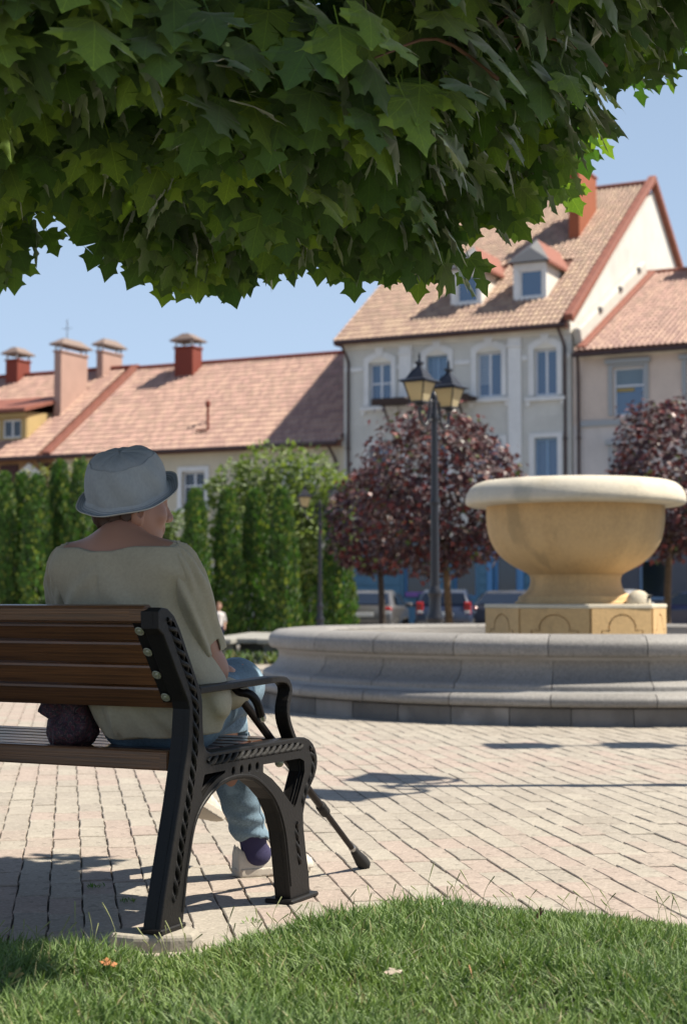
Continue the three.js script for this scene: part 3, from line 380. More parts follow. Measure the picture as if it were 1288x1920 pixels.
{ // cream house with the long roof
  const H = house('low_house', 'long cream house with plain pinkish tiled roof and one square chimney', -15.6);
  const wins = [[-16.05, 4.4, -14.98, 5.9], [-11.3, 4.4, -10.2, 5.9], [-19.8, 4.4, -18.75, 5.9]];
  wallWith(H, 'wall', -22.35, -0.6, -8.8, 6.95, wins, HM.cream);
  wins.forEach((u) => { const w = windowIn(H, u, { bar: 0.62, pane: HM.paneDark, m: HM.frame }); H.add('surround', [bx(u[0] - 0.2, u[1], 0, u[0], u[3] + 0.2, 0.06), bx(u[2], u[1], 0, u[2] + 0.2, u[3] + 0.2, 0.06), bx(u[0], u[3], 0, u[2], u[3] + 0.2, 0.06), bx(u[0] - 0.25, u[1] - 0.14, 0, u[2] + 0.25, u[1], 0.14)], HM.white, w); });
  H.add('cornice', [bx(-22.35, 6.62, 0, -8.8, 6.95, 0.12), bx(-22.35, 6.82, 0.12, -8.8, 6.95, 0.26)], HM.offwhite);
  const roof = roofSlab(H, -22.4, -8.8, 7.06, 0.68, 0.45, -6.05);
  tiled(H, roof, -22.15, -8.8, 7.06, 0.68, 0.5, -6.05, (x, z) => z < -5.2 && x > -19.6 && x < -18.7, TINT, 12);
  H.add('ridge_cap', tube([[-22.4, 11.28, -6.08], [-8.8, 11.28, -6.08]], 0.11, 4, 8), HM.redBrick, roof);
  chimney(H, roof, [-19.7, -18.75, -5.1, -5.9, 10.2, 11.85], HM.redBrick);
  H.add('vent_pipe', [tube([[-15.3, 7.7, -0.75], [-15.3, 7.95, -0.75]], 0.05, 3, 6), tube([[-15.65, 8.0, -1.3], [-15.65, 8.75, -1.3]], 0.055, 4, 6), tube([[-15.65, 8.72, -1.3], [-15.65, 8.82, -1.3]], 0.1, 2, 6), box(0.5, 0.05, 0.1, -15.5, 7.62, -0.6, 0.01)], HM.redBrick, roof);
  gutter(H, -22.4, -8.85, 6.78, 0.44); downpipe(H, -9.1, 6.8, 0.45, 0.2);
}
{ // orange and brown house at the left
  const H = house('dormer_house', 'house at the far left with yellow dormer, brown wall panels and tall pink chimney', -28);
  wallWith(H, 'wall', -40, -0.6, -22.4, 6.95, [[-24.0, 4.2, -23.2, 6.05], [-26.4, 4.2, -25.3, 6.05]], HM.orange);
  for (const [a, b] of [[-25.15, -24.2], [-23.1, -22.5], [-28, -26.8]]) H.add('wall_panel', bx(a, 3, 0, b, 6.5, 0.06), HM.brown);
  [[-24.0, 4.2, -23.2, 6.05], [-26.4, 4.2, -25.3, 6.05]].forEach((u) => { const w = windowIn(H, u, { cols: 1, pane: HM.paneDark }); H.add('surround', [bx(u[0] - 0.2, u[1], 0, u[0], u[3], 0.08), bx(u[2], u[1], 0, u[2] + 0.2, u[3], 0.08), extrude([[u[0] - 0.3, u[3]], [u[2] + 0.3, u[3]], [(u[0] + u[2]) / 2, u[3] + 0.5]], 0.1)], HM.white, w); });
  const roof = roofSlab(H, -40, -22.45, 7.06, 0.68, 0.45, -6.2);
  tiled(H, roof, -36, -22.75, 7.06, 0.68, 0.5, -6.2, (x, z) => (x < -24.5 && z < -0.7 && z > -3.6) || (x > -24.3 && x < -23.9 && z < -2.5 && z > -4.5), TINT, 13);
  H.add('party_wall_flashing', (() => { const L = 6.7 / Math.cos(Math.atan(0.68)), g = box(0.42, 0.14, L, 0, 0, 0, 0.02); g.rotateX(Math.atan(0.68)); g.translate(-22.45, 7.06 + 2.88 * 0.68 + 0.12, -2.88); return g; })(), HM.red, roof);
  H.add('ridge_cap', tube([[-40, 11.38, -6.22], [-22.4, 11.38, -6.22]], 0.11, 4, 8), HM.redBrick, roof);
  const big = chimney(H, roof, [-24.28, -23.9, -2.5, -4.5, 8.2, 11.65], HM.plasterPink, HM.cap, true, 'tall slab chimney of pink plaster'); H.add('antenna', [tube([[-24.1, 11.6, -3.2], [-24.1, 13.2, -3.2]], 0.02, 3, 5), tube([[-24.35, 12.8, -3.2], [-23.85, 12.8, -3.2]], 0.012, 2, 5)], HM.lead, roof);
  chimney(H, roof, [-24.15, -23.8, -5.5, -7.1, 10.4, 12.05], HM.plasterPink); chimney(H, roof, [-29.4, -28.7, -5.6, -6.6, 10.4, 12.0], HM.redBrick);
  const dw = [[-25.7, 7.75, -24.72, 8.55], [-27.0, 7.75, -25.9, 8.55]];
  H.add('dormer', [extrude(rect(-34, 7.45, -24.45, 8.8), 0.12, dw.map((u) => rect(...u))).translate(0, 0, -0.92), bx(-34, 8.62, -0.8, -24.4, 8.82, -0.6)], HM.yellow, roof); dw.forEach((u) => windowIn(H, u, { cols: 2, pane: HM.paneDark, z: -0.72, m: HM.white }));
  const sd = extrude([[0.9, 7.55], [0.9, 8.85], [2.8, 8.95]], 0.12); sd.rotateY(Math.PI / 2); sd.translate(-24.55, 0, 0); H.add('dormer_cheek', sd, HM.yellow, roof);
  const dr = extrude([[0.35, 8.82], [0.35, 8.98], [4.2, 9.98], [4.2, 9.82]], 10); dr.rotateY(Math.PI / 2); dr.translate(-34.2, 0, 0); H.add('dormer_roof', dr, HM.red, roof);
  gutter(H, -40, -22.4, 6.78, 0.44); downpipe(H, -22.75, 6.8, 0.45, 0.2);
}
{ // pinkish house at the right
  const H = house('pink_house', 'pinkish beige house with small windows at the right edge', 5);
  const wins = [[1.79, 7.26, 2.92, 8.97], [4.42, 7.26, 5.55, 8.97], [1.79, 4.4, 2.92, 6.1], [4.42, 4.4, 5.55, 6.1]], low = [[2.66, 0.8, 3.65, 2.2], [5.2, 0.8, 6.3, 2.2]];
  wallWith(H, 'wall', 0.32, 7.0, 12, 9.65, wins.slice(0, 2), HM.pink); wallWith(H, 'middle_wall', 0.32, 3.1, 12, 7.0, wins.slice(2), HM.pinkLow, 0, 0.35); wallWith(H, 'ground_floor', 0.32, -0.6, 12, 3.1, low, HM.slate, 0.03, 0.38);
  H.add('string_course', bx(0.5, 6.92, 0, 12, 7.12, 0.09), HM.greyTrim); H.add('string_course', bx(0.5, 3.0, 0.03, 12, 3.2, 0.14), HM.greyTrim); H.add('cornice', [bx(0.45, 9.35, 0, 12, 9.65, 0.15), bx(0.45, 9.5, 0.15, 12, 9.65, 0.28)], HM.offwhite);
  wins.forEach((u, k) => { const w = windowIn(H, u, { cols: 1, bar: 0.62, pane: [k === 0 ? HM.pane : HM.paneDark, HM.pane], m: HM.frame, curtain: k === 0 }); H.add('surround', [bx(u[0] - 0.16, u[1], 0, u[0], u[3] + 0.12, 0.07), bx(u[2], u[1], 0, u[2] + 0.16, u[3] + 0.12, 0.07), bx(u[0], u[3], 0, u[2], u[3] + 0.12, 0.07), bx(u[0] - 0.24, u[3] + 0.12, 0, u[2] + 0.24, u[3] + 0.28, 0.2)], HM.greyTrim, w); if (k === 0) H.add('awning', bx(u[0] + 0.1, u[1] + 0.86, -0.16, u[2] - 0.4, u[1] + 0.98, -0.135), mat([0.45, 0.33, 0.1], 0.8), w); });
  low.forEach((u) => windowIn(H, u, { cols: 1, m: HM.frameBlue, pane: HM.paneDark, z: 0.03 }));
  const roof = roofSlab(H, 0.5, 12, 9.78, 0.47, 0.45, -9.05); tiled(H, roof, 0.55, 9, 9.78, 0.47, 0.5, -9.05, null, TINT, 14);
  H.add('ridge_cap', tube([[0.5, 14.12, -9.08], [12, 14.12, -9.08]], 0.12, 4, 8), HM.red, roof);
  const par = box(0.3, 0.62, 9.6, 0, 0, 0, 0.05); par.rotateX(Math.atan(0.47)); par.translate(0.45, 9.78 + 4.35 * 0.47 + 0.4, -4.45); H.add('parapet', par, mat([0.74, 0.71, 0.64], 0.9, { map: TX.stucco }), roof, 'white plaster parapet along the roof edge');
  H.add('vent_cap', [2.4, 5, 7.6].map((z) => box(0.12, 0.2, 0.3, 0.62, 9.78 + z * 0.47 + 0.62, -z, 0.03)), HM.lead, roof);
  const fl = box(0.3, 0.08, 10.4, 0, 0, 0, 0.02); fl.rotateX(Math.atan(0.47)); fl.translate(0.75, 9.78 + 4.3 * 0.47 + 0.13, -4.3); H.add('verge', fl, HM.red, roof);
  chimney(H, roof, [2.75, 4.2, -8.4, -9.5, 13, 15.0], HM.redBrick); chimney(H, roof, [6.2, 7.2, -3.0, -4.2, 11, 13.6], HM.redBrick, HM.cap, false);
  gutter(H, 0.45, 12, 9.5, 0.42); downpipe(H, 0.55, 9.45, 0.45, -0.1);
}
// ---------------------------------------------------------------- fountain
{
  const F = thing('fountain_basin', 'round grey granite fountain basin with moulded wall around the stone urn', 'fountain', [fountainC[0], 0, -fountainC[1]]);
  const rim = [[2.13, 0.585], [2.16, 0.612], [2.40, 0.614], [2.50, 0.604], [2.553, 0.575], [2.572, 0.54], [2.57, 0.485], [2.555, 0.464], [2.515, 0.458]];
  const cove = [[2.515, 0.455], [2.49, 0.43], [2.485, 0.40], [2.492, 0.37], [2.515, 0.335], [2.545, 0.305], [2.585, 0.286], [2.61, 0.275], [2.622, 0.255], [2.618, 0.232], [2.63, 0.222], [2.672, 0.215], [2.705, 0.198], [2.718, 0.172], [2.712, 0.145], [2.70, 0.131], [2.66, 0.13]];
  const plinth = [[2.60, 0.128], [2.655, 0.126], [2.66, 0.11], [2.662, -0.02]];
  const n = 24, TAU = Math.PI * 2, seg = TAU / n, gap = 0.0012;
  const flat = (pts, a0, a1, s) => { const P = []; for (let i = 0; i < pts.length; i++) { P.push(pts[i]); } const g = lathe(P, s, a0, a1 - a0); const uv = g.attributes.uv, pos = g.attributes.position; let L = 0; const len = pts.map((p, i) => (L += i ? Math.hypot(p[0] - pts[i - 1][0], p[1] - pts[i - 1][1]) : 0)); for (let i = 0; i <= s; i++) for (let j = 0; j < pts.length; j++) { const k = i * pts.length + j; uv.setXY(k, (a0 + (a1 - a0) * i / s) * 2.55, len[j]); } return g; };
  const r = rng(5), shades = [0.92, 1, 1.07].map((f) => mat([0.36 * f, 0.345 * f, 0.33 * f], 0.62, { map: TX.stone, bumpMap: TX.stoneB, bumpScale: 0.0015 }));
  for (let k = 0; k < n; k++) { const a0 = k * seg + gap + 0.045, a1 = (k + 1) * seg - gap + 0.045; const m = shades[Math.floor(r() * 3)]; part('rim_stone', flat(rim, a0, a1, 6), m, F); part('wall_stone', flat(cove, a0 + 0.01, a1 + 0.01, 6), m, F); }
  const n2 = 40, s2 = TAU / n2, pm = [0.8, 1, 1.25].map((f) => mat([0.36 * f, 0.345 * f, 0.335 * f], 0.9, { map: TX.plinth, bumpMap: TX.stoneB, bumpScale: 0.003 }));
  for (let k = 0; k < n2; k++) part('plinth_stone', flat(plinth, k * s2 + gap, (k + 1) * s2 - gap, 4), pm[Math.floor(r() * 3)], F);
  part('joint_mortar', lathe([[2.14, 0.58], [2.48, 0.596], [2.55, 0.53], [2.54, 0.47], [2.475, 0.42], [2.5, 0.32], [2.59, 0.26], [2.68, 0.19], [2.69, 0.15], [2.62, 0.12], [2.64, 0.1], [2.64, -0.02]], 96), mat([0.46, 0.44, 0.41], 1, { map: TX.grain }), F);
  part('inner_wall', lathe([[2.13, 0.58], [2.12, 0.5], [2.12, 0.16]], 72), M.granite, F);
  part('basin_floor', lathe([[0, 0.16], [2.13, 0.155]], 48), mat([0.36, 0.36, 0.34], 0.6, { map: TX.stone }), F);

  const U = thing('stone_urn', 'huge weathered sandstone urn on an octagonal pedestal in the fountain', 'urn', [fountainC[0], 0.155, -fountainC[1]]);
  const y0 = -0.155, oct = (R) => [...Array(8)].map((_, k) => [R * Math.sin(k * Math.PI / 4 + 0.01), R * Math.cos(k * Math.PI / 4 + 0.01)]);
  const ped = extrude(oct(0.748), 0.62); ped.rotateX(-Math.PI / 2); ped.rotateY(Math.PI); ped.translate(0, 0.012, 0); part('pedestal', planarUV(ped), M.sand, U);
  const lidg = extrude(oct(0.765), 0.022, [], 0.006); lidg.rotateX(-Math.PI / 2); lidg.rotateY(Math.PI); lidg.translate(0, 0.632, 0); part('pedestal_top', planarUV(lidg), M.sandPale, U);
  const foot = [[0.0, 0.655], [0.505, 0.655], [0.508, 0.672], [0.492, 0.682], [0.478, 0.69], [0.478, 0.715], [0.462, 0.728], [0.43, 0.745], [0.40, 0.775], [0.382, 0.81], [0.375, 0.85], [0.378, 0.885], [0.392, 0.905]];
  part('foot', latheM(foot, 64), M.sand, U);
  const bowl = smooth2([[0.385, 0.905], [0.42, 0.925], [0.53, 0.985], [0.635, 1.07], [0.705, 1.18], [0.737, 1.30], [0.745, 1.42], [0.742, 1.475]], 26); part('bowl', latheM(bowl, 80), M.sand, U);
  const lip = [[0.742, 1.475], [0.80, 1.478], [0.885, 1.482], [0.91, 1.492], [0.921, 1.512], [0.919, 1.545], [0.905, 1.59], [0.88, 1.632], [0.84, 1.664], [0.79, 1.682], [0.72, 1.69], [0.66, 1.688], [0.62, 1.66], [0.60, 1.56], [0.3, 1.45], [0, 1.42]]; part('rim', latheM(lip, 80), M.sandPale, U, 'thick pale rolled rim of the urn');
  // incised arched panels on the pedestal faces
  const inr = 0.748 * Math.cos(Math.PI / 8), line = [[-0.19, 0.0], [-0.19, 0.41], [-0.115, 0.41], ...[...Array(13)].map((_, k) => { const a = Math.PI - k * Math.PI / 12; return [0.125 * Math.cos(a), 0.43 + 0.105 * Math.sin(a)]; }), [0.115, 0.41], [0.19, 0.41], [0.19, 0.0]];
  for (let k = 0; k < 8; k++) { const a = (k + 0.5) * Math.PI / 4 + 0.01; const slab = extrude(ribbon([[-0.262, 0.03], [-0.262, 0.6], [0.262, 0.6], [0.262, 0.03]], 0.03), 0.012); const g = extrude([[-0.28, 0.02], [0.28, 0.02], [0.28, 0.625], [-0.28, 0.625]], 0.014, [ribbon(line.map(([x, y]) => [x, y + 0.04]), 0.013)]); g.translate(0, 0, inr); g.rotateY(a); part('carved_panel', planarUV(g), M.sand, U); slab.dispose(); }
  // little white shell-shaped spout on the pedestal
  const sp = thing('fountain_spout', 'small white shell-shaped water spout on the urn pedestal', 'spout', [fountainC[0] + 0.46, 0.815, -fountainC[1] + 0.36], 0.5);
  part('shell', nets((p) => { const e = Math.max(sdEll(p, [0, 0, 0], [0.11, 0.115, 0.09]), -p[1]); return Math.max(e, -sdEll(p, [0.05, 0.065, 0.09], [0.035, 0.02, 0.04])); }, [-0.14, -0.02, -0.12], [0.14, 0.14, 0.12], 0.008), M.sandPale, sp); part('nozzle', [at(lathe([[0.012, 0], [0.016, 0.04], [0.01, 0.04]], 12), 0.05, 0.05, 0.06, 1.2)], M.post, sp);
}

// ---------------------------------------------------------------- lamps
const lampGlass = mat([0.98, 0.80, 0.45], 0.95, { transmission: 0.6 });
function makeLamp(label, pos, turn) {
  const L = thing('street_lamp', label, 'street lamp', pos, turn, 'twin-lantern lamps on the square');
  part('base', [lathe([[0.0, 0], [0.16, 0], [0.16, 0.06], [0.125, 0.1], [0.125, 0.42], [0.10, 0.5], [0.085, 0.56], [0.105, 0.6], [0.105, 0.64], [0.075, 0.7], [0.065, 0.86], [0.08, 0.9], [0.08, 0.94], [0.055, 1.0]], 16)], M.post, L);
  part('pole', [lathe([[0.054, 0.98], [0.047, 1.95], [0.062, 1.98], [0.062, 2.02], [0.045, 2.06], [0.038, 2.95], [0.055, 2.98], [0.055, 3.03], [0.035, 3.06], [0.03, 3.22], [0.042, 3.25], [0.02, 3.3], [0.0, 3.33]], 14)], M.post, L);
  for (const s of [-1, 1]) {
    part('arm', [tube([[s * 0.02, 3.2, 0], [s * 0.09, 3.2, 0], [s * 0.12, 3.1, 0], [s * 0.14, 2.98, 0], [s * 0.22, 2.90, 0], [s * 0.31, 2.94, 0], [s * 0.35, 3.05, 0], [s * 0.35, 3.14, 0]], 0.02, 28, 8), tube([[s * 0.14, 2.98, 0], [s * 0.1, 2.96, 0], [s * 0.07, 3.0, 0], [s * 0.09, 3.04, 0]], 0.011, 10, 6)], M.post, L);
    const x = s * 0.35, sq = (h, y) => [[-h, y, -h], [h, y, -h], [h, y, h], [-h, y, h]].map((p) => [p[0] + x, p[1], p[2]]), lo = sq(0.078, 3.17), hi = sq(0.135, 3.385);
    const lan = part('lantern', [lathe([[0.02, 3.1], [0.035, 3.12], [0.06, 3.14], [0.02, 3.16]], 10).translate(x, 0, 0), box(0.18, 0.022, 0.18, x, 3.16, 0), box(0.30, 0.02, 0.30, x, 3.395, 0), ...lo.map((p, k) => tube([p, hi[k]], 0.009, 2, 5))], M.post, L);
    for (let k = 0; k < 4; k++) { const a = lo[k], b = lo[(k + 1) % 4], c = hi[(k + 1) % 4], d = hi[k], g = new THREE.BufferGeometry(); g.setAttribute('position', new THREE.Float32BufferAttribute([...a, ...b, ...c, ...a, ...c, ...d], 3)); g.computeVertexNormals(); part('lantern_pane', planarUV(g), lampGlass, lan); }
    const ro = lathe([[0.262, 3.40], [0.255, 3.415], [0.17, 3.44], [0.14, 3.475], [0.10, 3.53], [0.045, 3.57], [0.03, 3.6], [0.055, 3.615], [0.055, 3.635], [0.02, 3.65], [0.012, 3.68], [0.018, 3.695], [0.004, 3.75]], 4); ro.rotateY(Math.PI / 4); ro.translate(x, 0, 0); part('lantern_roof', toCreasedNormals(ro, 0.5), M.post, lan);
  }
  return L;
}
const lamp = makeLamp('black twin-lantern street lamp behind the fountain urn', [1.083, 0, -19], Math.atan2(0.293, 0.19));
dup(lamp, [-0.535, -0.25, -36.3], 0.1, 'small far twin-lantern lamp in front of the green hedge');
dup(lamp, [2.48, 0, -7.52], Math.atan2(0.335, 0.135), 'twin-lantern lamp beyond the right edge, its shadow falling on the setts');
dup(lamp, [3.75, 0, -9.55], 0.05, 'lamp further off beyond the right edge, near the basin');

// ---------------------------------------------------------------- trees, hedge, shrubs
const simpleLeaf = [[[0, 0, 0], [0.5, 0.35, 0.06], [0.22, 0.55, 0], [0, 1, -0.05], [-0.22, 0.55, 0], [-0.5, 0.35, 0.06]], [[0, 1, 2], [0, 2, 3], [0, 3, 4], [0, 4, 5]]];
const diamond = [[[0, 0, 0], [0.28, 0.5, 0.05], [0, 1, 0], [-0.28, 0.5, 0.05]], [[0, 1, 2], [0, 2, 3]]];
const spray = [[[0, 0, 0], [0.16, 0.45, 0.03], [0.3, 0.72, 0], [0.1, 0.75, 0], [0, 1, 0], [-0.1, 0.75, 0], [-0.3, 0.72, 0], [-0.16, 0.45, 0.03]], [[0, 1, 7], [1, 2, 3], [1, 3, 7], [3, 4, 5], [3, 5, 7], [5, 6, 7]]];
const leafMat = (coat, tr) => mat([1, 1, 1], 0.94, { vertexColors: true, transmission: tr, clearcoat: coat, clearcoatRoughness: 0.3 });
const purpleM = leafMat(0.55, 0.35), thujaM = leafMat(0.0, 0.35), limeM = leafMat(0.1, 0.5);
function purpleCrown(seed, rx, ry, rz, n, base) { // crown of a globe-pruned purple maple: lobes of leaves with gaps
  const r0 = rng(seed), lobes = [...Array(26)].map(() => { const d = rdir(r0); return { d, a: 0.86 + 0.28 * r0(), w: 0.35 + 0.25 * r0() }; });
  return cloud(n, (r) => {
    const d = rdir(r); let k = 0.88; for (const l of lobes) { const t = d.dot(l.d); if (t > 1 - l.w * 0.35) k = Math.max(k, lerp(0.88, l.a, (t - 1 + l.w * 0.35) / (l.w * 0.35))); }
    const depth = Math.pow(r(), 0.33), rad = k * (r() < 0.04 ? 1 + 0.14 * r() : lerp(0.45, 1.0, depth)); if (n3(d.x * 5 + 9, d.y * 5, d.z * 5 + seed) < 0.32 && rad > 0.7) return null;
    const p = V(d.x * rx * rad, base + ry + d.y * ry * rad, d.z * rz * rad); if (p.y < base + 0.1) p.y += 0.12 * r();
    const out = d.clone().add(rdir(r).multiplyScalar(0.75)), tip = V(out.x * 0.5, -0.75 + r() * 0.7, out.z * 0.5).add(rdir(r).multiplyScalar(0.4)), t = r();
    const c = t < 0.025 ? [0.12, 0.17, 0.03] : t > 0.8 ? [0.24, 0.035, 0.026] : [lerp(0.045, 0.10, r()), lerp(0.012, 0.024, r()), lerp(0.014, 0.026, r())];
    return { p, q: basis(tip, out.lengthSq() > 0.01 ? out.clone().add(V(0, 0.6, 0)) : V(0, 1, 0)), s: lerp(0.085, 0.14, r()), c };
  }, simpleLeaf, seed);
}
function purpleTree(label, [x, d], trunkM, rx, ry, rz, base, n, seed, lean = 0) {
  const T = thing('purple_maple', label, 'tree', [x, groundY(d) - 0.03, -d], 0, 'purple-leaved globe maples');
  part('trunk', [tube([[0, 0, 0], [lean * 0.3, base * 0.6, 0], [lean, base + ry * 0.6, 0.05]], (t) => lerp(0.075, 0.045, t), 14, 9)], trunkM, T);
  const r = rng(seed + 5); for (let k = 0; k < 9; k++) { const a = k * 2.4 + r(), e = 0.25 + 0.6 * r(), R = 0.75; part('branch', tube([[lean, base + ry * lerp(0.1, 0.5, k / 9), 0], [lean + Math.cos(a) * rx * 0.4, base + ry * (0.5 + e * 0.4), Math.sin(a) * rz * 0.4], [lean + Math.cos(a) * rx * R, base + ry * (0.55 + e), Math.sin(a) * rz * R]], (t) => lerp(0.028, 0.008, t), 8, 5, false), M.barkDark, T); }
  const c = part('crown', purpleCrown(seed, rx, ry, rz, n, base), purpleM, T); c.position.x = lean; return T;
}
purpleTree('large dark red maple with pale brown trunk behind the street lamp', [1.80, 27], mat([0.22, 0.13, 0.06], 0.9, { map: TX.bark }), 1.42, 1.52, 1.4, 1.16, 6200, 41, -0.12);
purpleTree('smaller dark red maple with thin dark trunk beside the thuja hedge', [0.74, 30], M.barkDark, 0.98, 1.12, 1.0, 1.3, 3200, 57, -0.08);
purpleTree('dark red maple at the right edge behind the urn', [5.62, 28], mat([0.2, 0.12, 0.06], 0.9, { map: TX.bark }), 1.15, 1.52, 1.2, 1.42, 4600, 73, 0.1);

function thujaGeo(seed, h, w, n) { const P = (t) => w * (t < 0.12 ? lerp(0.75, 1, t / 0.12) : Math.pow(1 - (t - 0.12) / 0.88, 0.42)) ;
  return cloud(n, (r) => { const t = Math.pow(r(), 0.85), a = r() * 6.283, lump = 0.62 + 0.66 * n3(Math.cos(a) * 2.2 + seed, t * h * 2.6, Math.sin(a) * 2.2), R = P(t) * lump * lerp(0.6, 1, Math.sqrt(r())); const o = V(Math.cos(a), 0, Math.sin(a)), p = V(o.x * R, 0.08 + t * h, o.z * R); if (r() < 0.03) p.y += 0.12 * r();
    const g = 0.5 + r(); return { p, q: basis(V(o.x * 0.45 + (r() - 0.5) * 0.5, 1, o.z * 0.45 + (r() - 0.5) * 0.5), o.clone().add(rdir(r).multiplyScalar(1.1))), s: lerp(0.12, 0.22, r()), c: r() < 0.16 ? [0.30, 0.38, 0.04] : [0.06 * g + 0.01, 0.155 * g + 0.02, 0.012 * g] }; }, spray, seed); }
const thujas = [1, 2, 3].map((s) => { const g = new THREE.Group(); part('trunk', tube([[0, 0, 0], [0, 1.6, 0]], (t) => lerp(0.07, 0.03, t), 4, 7), M.barkDark, g); part('crown', thujaGeo(s * 19, 4.0, 0.41, 4600), thujaM, g); return g; });
const thujaSpots = [[8, 37.5, 0.98, 'leftmost thuja of the hedge'], [40, 38.5, 1.0, 'second thuja from the left edge'], [70, 37.2, 0.96, 'third thuja from the left edge, with bright sprays'], [112, 38.0, 1.06, 'fourth thuja from the left edge, tallest of the left group'], [150, 37.4, 1.05, 'fifth thuja from the left edge, left of the person in the hat'], [186, 38.2, 1.04, 'thuja just behind the left shoulder of the seated person'], [367, 37.0, 0.88, 'single narrow thuja directly right of the person in the hat'], [428, 37.5, 0.90, 'leftmost thuja of the group below the light green tree'], [480, 38.0, 0.9, 'second thuja of the group below the light green tree'], [530, 37.2, 0.89, 'middle thuja of the group left of the far lamp'], [578, 42.5, 0.98, 'thuja directly behind the far twin lamp'], [634, 38.4, 0.93, 'rightmost thuja of the hedge beside the parked cars'], [236, 38.6, 0.9, 'thuja hidden behind the back of the seated person']];
thujaSpots.forEach(([px, d, s, lab], k) => { const T = thujas[k % 3].clone(); T.name = numbered('thuja'); scene.add(T); T.position.set((px - 644) / 3000 * d, groundY(d) - 0.04, -d); T.rotation.y = k * 1.9; T.scale.set(0.94 + 0.1 * ((k * 7) % 3) / 2, s, 0.95); tag(T, lab, 'thuja', 'thuja hedge on the far side of the square'); });
function bush(name, label, category, [x, d], blobs, n, seed, cols, size, trunkH) {
  const T = thing(name, label, category, [x, groundY(d) - 0.04, -d]);
  part('trunk', [tube([[0, 0, 0], [0.05, trunkH * 0.6, 0], [0, trunkH, 0]], (t) => lerp(0.07, 0.04, t), 6, 7), tube([[0, trunkH * 0.4, 0], [0.3, trunkH, 0.1]], 0.03, 5, 6, false), tube([[0, trunkH * 0.4, 0], [-0.3, trunkH, 0.1]], 0.03, 5, 6, false)], M.barkDark, T);
  part('crown', cloud(n, (r) => { const b = blobs[Math.floor(r() * blobs.length)], dd = rdir(r), k = lerp(0.62, 1.06, Math.sqrt(r())) * (0.82 + 0.36 * n3(dd.x * 3 + seed, dd.y * 3, dd.z * 3)), p = V(b[0] + dd.x * b[3] * k, b[1] + dd.y * b[4] * k, b[2] + dd.z * b[3] * k); const out = dd.clone().add(rdir(r).multiplyScalar(0.8)).add(V(0, 0.4, 0)), g = r(); return { p, q: basis(V(out.x, -0.2 + r() * 0.8, out.z).add(rdir(r).multiplyScalar(0.5)), out), s: size * (0.7 + 0.6 * r()), c: [lerp(cols[0][0], cols[1][0], g), lerp(cols[0][1], cols[1][1], g), lerp(cols[0][2], cols[1][2], g)] }; }, diamond, seed), limeM, T); return T;
}
const lime = [[0.13, 0.22, 0.025], [0.27, 0.36, 0.045]];
bush('lime_tree', 'bright light green tree rising above the thuja hedge', 'tree', [-1.75, 42], [[-1.0, 3.9, 0, 0.8, 0.8], [-0.2, 4.2, 0, 0.9, 0.95], [0.6, 4.15, 0, 0.8, 0.95], [1.3, 3.7, 0, 0.8, 0.9], [0.1, 3.2, 0.3, 1.4, 0.9], [-0.9, 2.9, 0.2, 0.8, 1.0], [1.2, 2.7, 0.2, 0.8, 0.9]], 6500, 211, lime, 0.19, 3.2);
bush('light_green_shrub', 'light green leafy shrub behind the face of the seated person', 'shrub', [-4.35, 40], [[0, 1.9, 0, 0.75, 0.8], [-0.5, 2.6, 0, 0.6, 0.7], [0.3, 2.7, 0, 0.55, 0.65], [0, 1.0, 0, 0.8, 0.9]], 2600, 223, [[0.09, 0.17, 0.02], [0.2, 0.29, 0.035]], 0.17, 2);
bush('yellow_green_shrub', 'yellow-tipped shrub tops above the left end of the hedge', 'shrub', [-7.1, 41.5], [[-0.8, 3.7, 0, 0.6, 0.9], [0.3, 3.8, 0, 0.65, 0.85], [1.0, 3.75, 0, 0.55, 0.85], [0, 2.4, 0, 1.1, 1.4]], 2600, 229, [[0.12, 0.17, 0.02], [0.28, 0.28, 0.03]], 0.16, 3);

// low stone benches and a planted strip left of the basin
const benchStone = mat([0.43, 0.42, 0.385], 0.85, { map: TX.stone });
[[-1.50, 23.6, 4.2, 'low concrete bench nearest the seated person, left of the basin'], [-1.13, 23.8, 3.8, 'low concrete bench in the middle of the three left of the basin'], [-0.80, 23.2, 3.2, 'low concrete bench partly hidden by the basin rim']].forEach(([x, d, L, lab]) => { const b = thing('stone_bench', lab, 'bench', [x, 0, -d], -0.1, 'low concrete benches beyond the basin'); part('slab', box(0.42, 0.075, L, 0, 0.275, 0, 0.012), benchStone, b); for (const z of [-L * 0.36, L * 0.36]) part('support', box(0.32, 0.24, 0.3, 0, 0.119, z, 0.01), benchStone, b); });
{ const o = cloud(900, (r) => { const x = lerp(-1.62, -0.55, r()), d = lerp(20.7, 22.6, r()); if (n3(x * 4, 2, d * 3) < 0.46) return null; const a = r() * 6.283; return { p: V(x, 0, -d), q: basis(V(Math.cos(a) * 0.5, 1, Math.sin(a) * 0.5), V(Math.cos(a), 0.4, Math.sin(a))), s: lerp(0.08, 0.2, r()), c: r() < 0.35 ? [0.03, 0.05, 0.015] : [0.10 + 0.08 * r(), 0.16 + 0.1 * r(), 0.03] }; }, diamond, 313); const m = mesh('ground_cover', o, limeM, scene); m.userData = { kind: 'stuff', label: 'low green plants in the strip before the concrete benches', category: 'plants' }; }

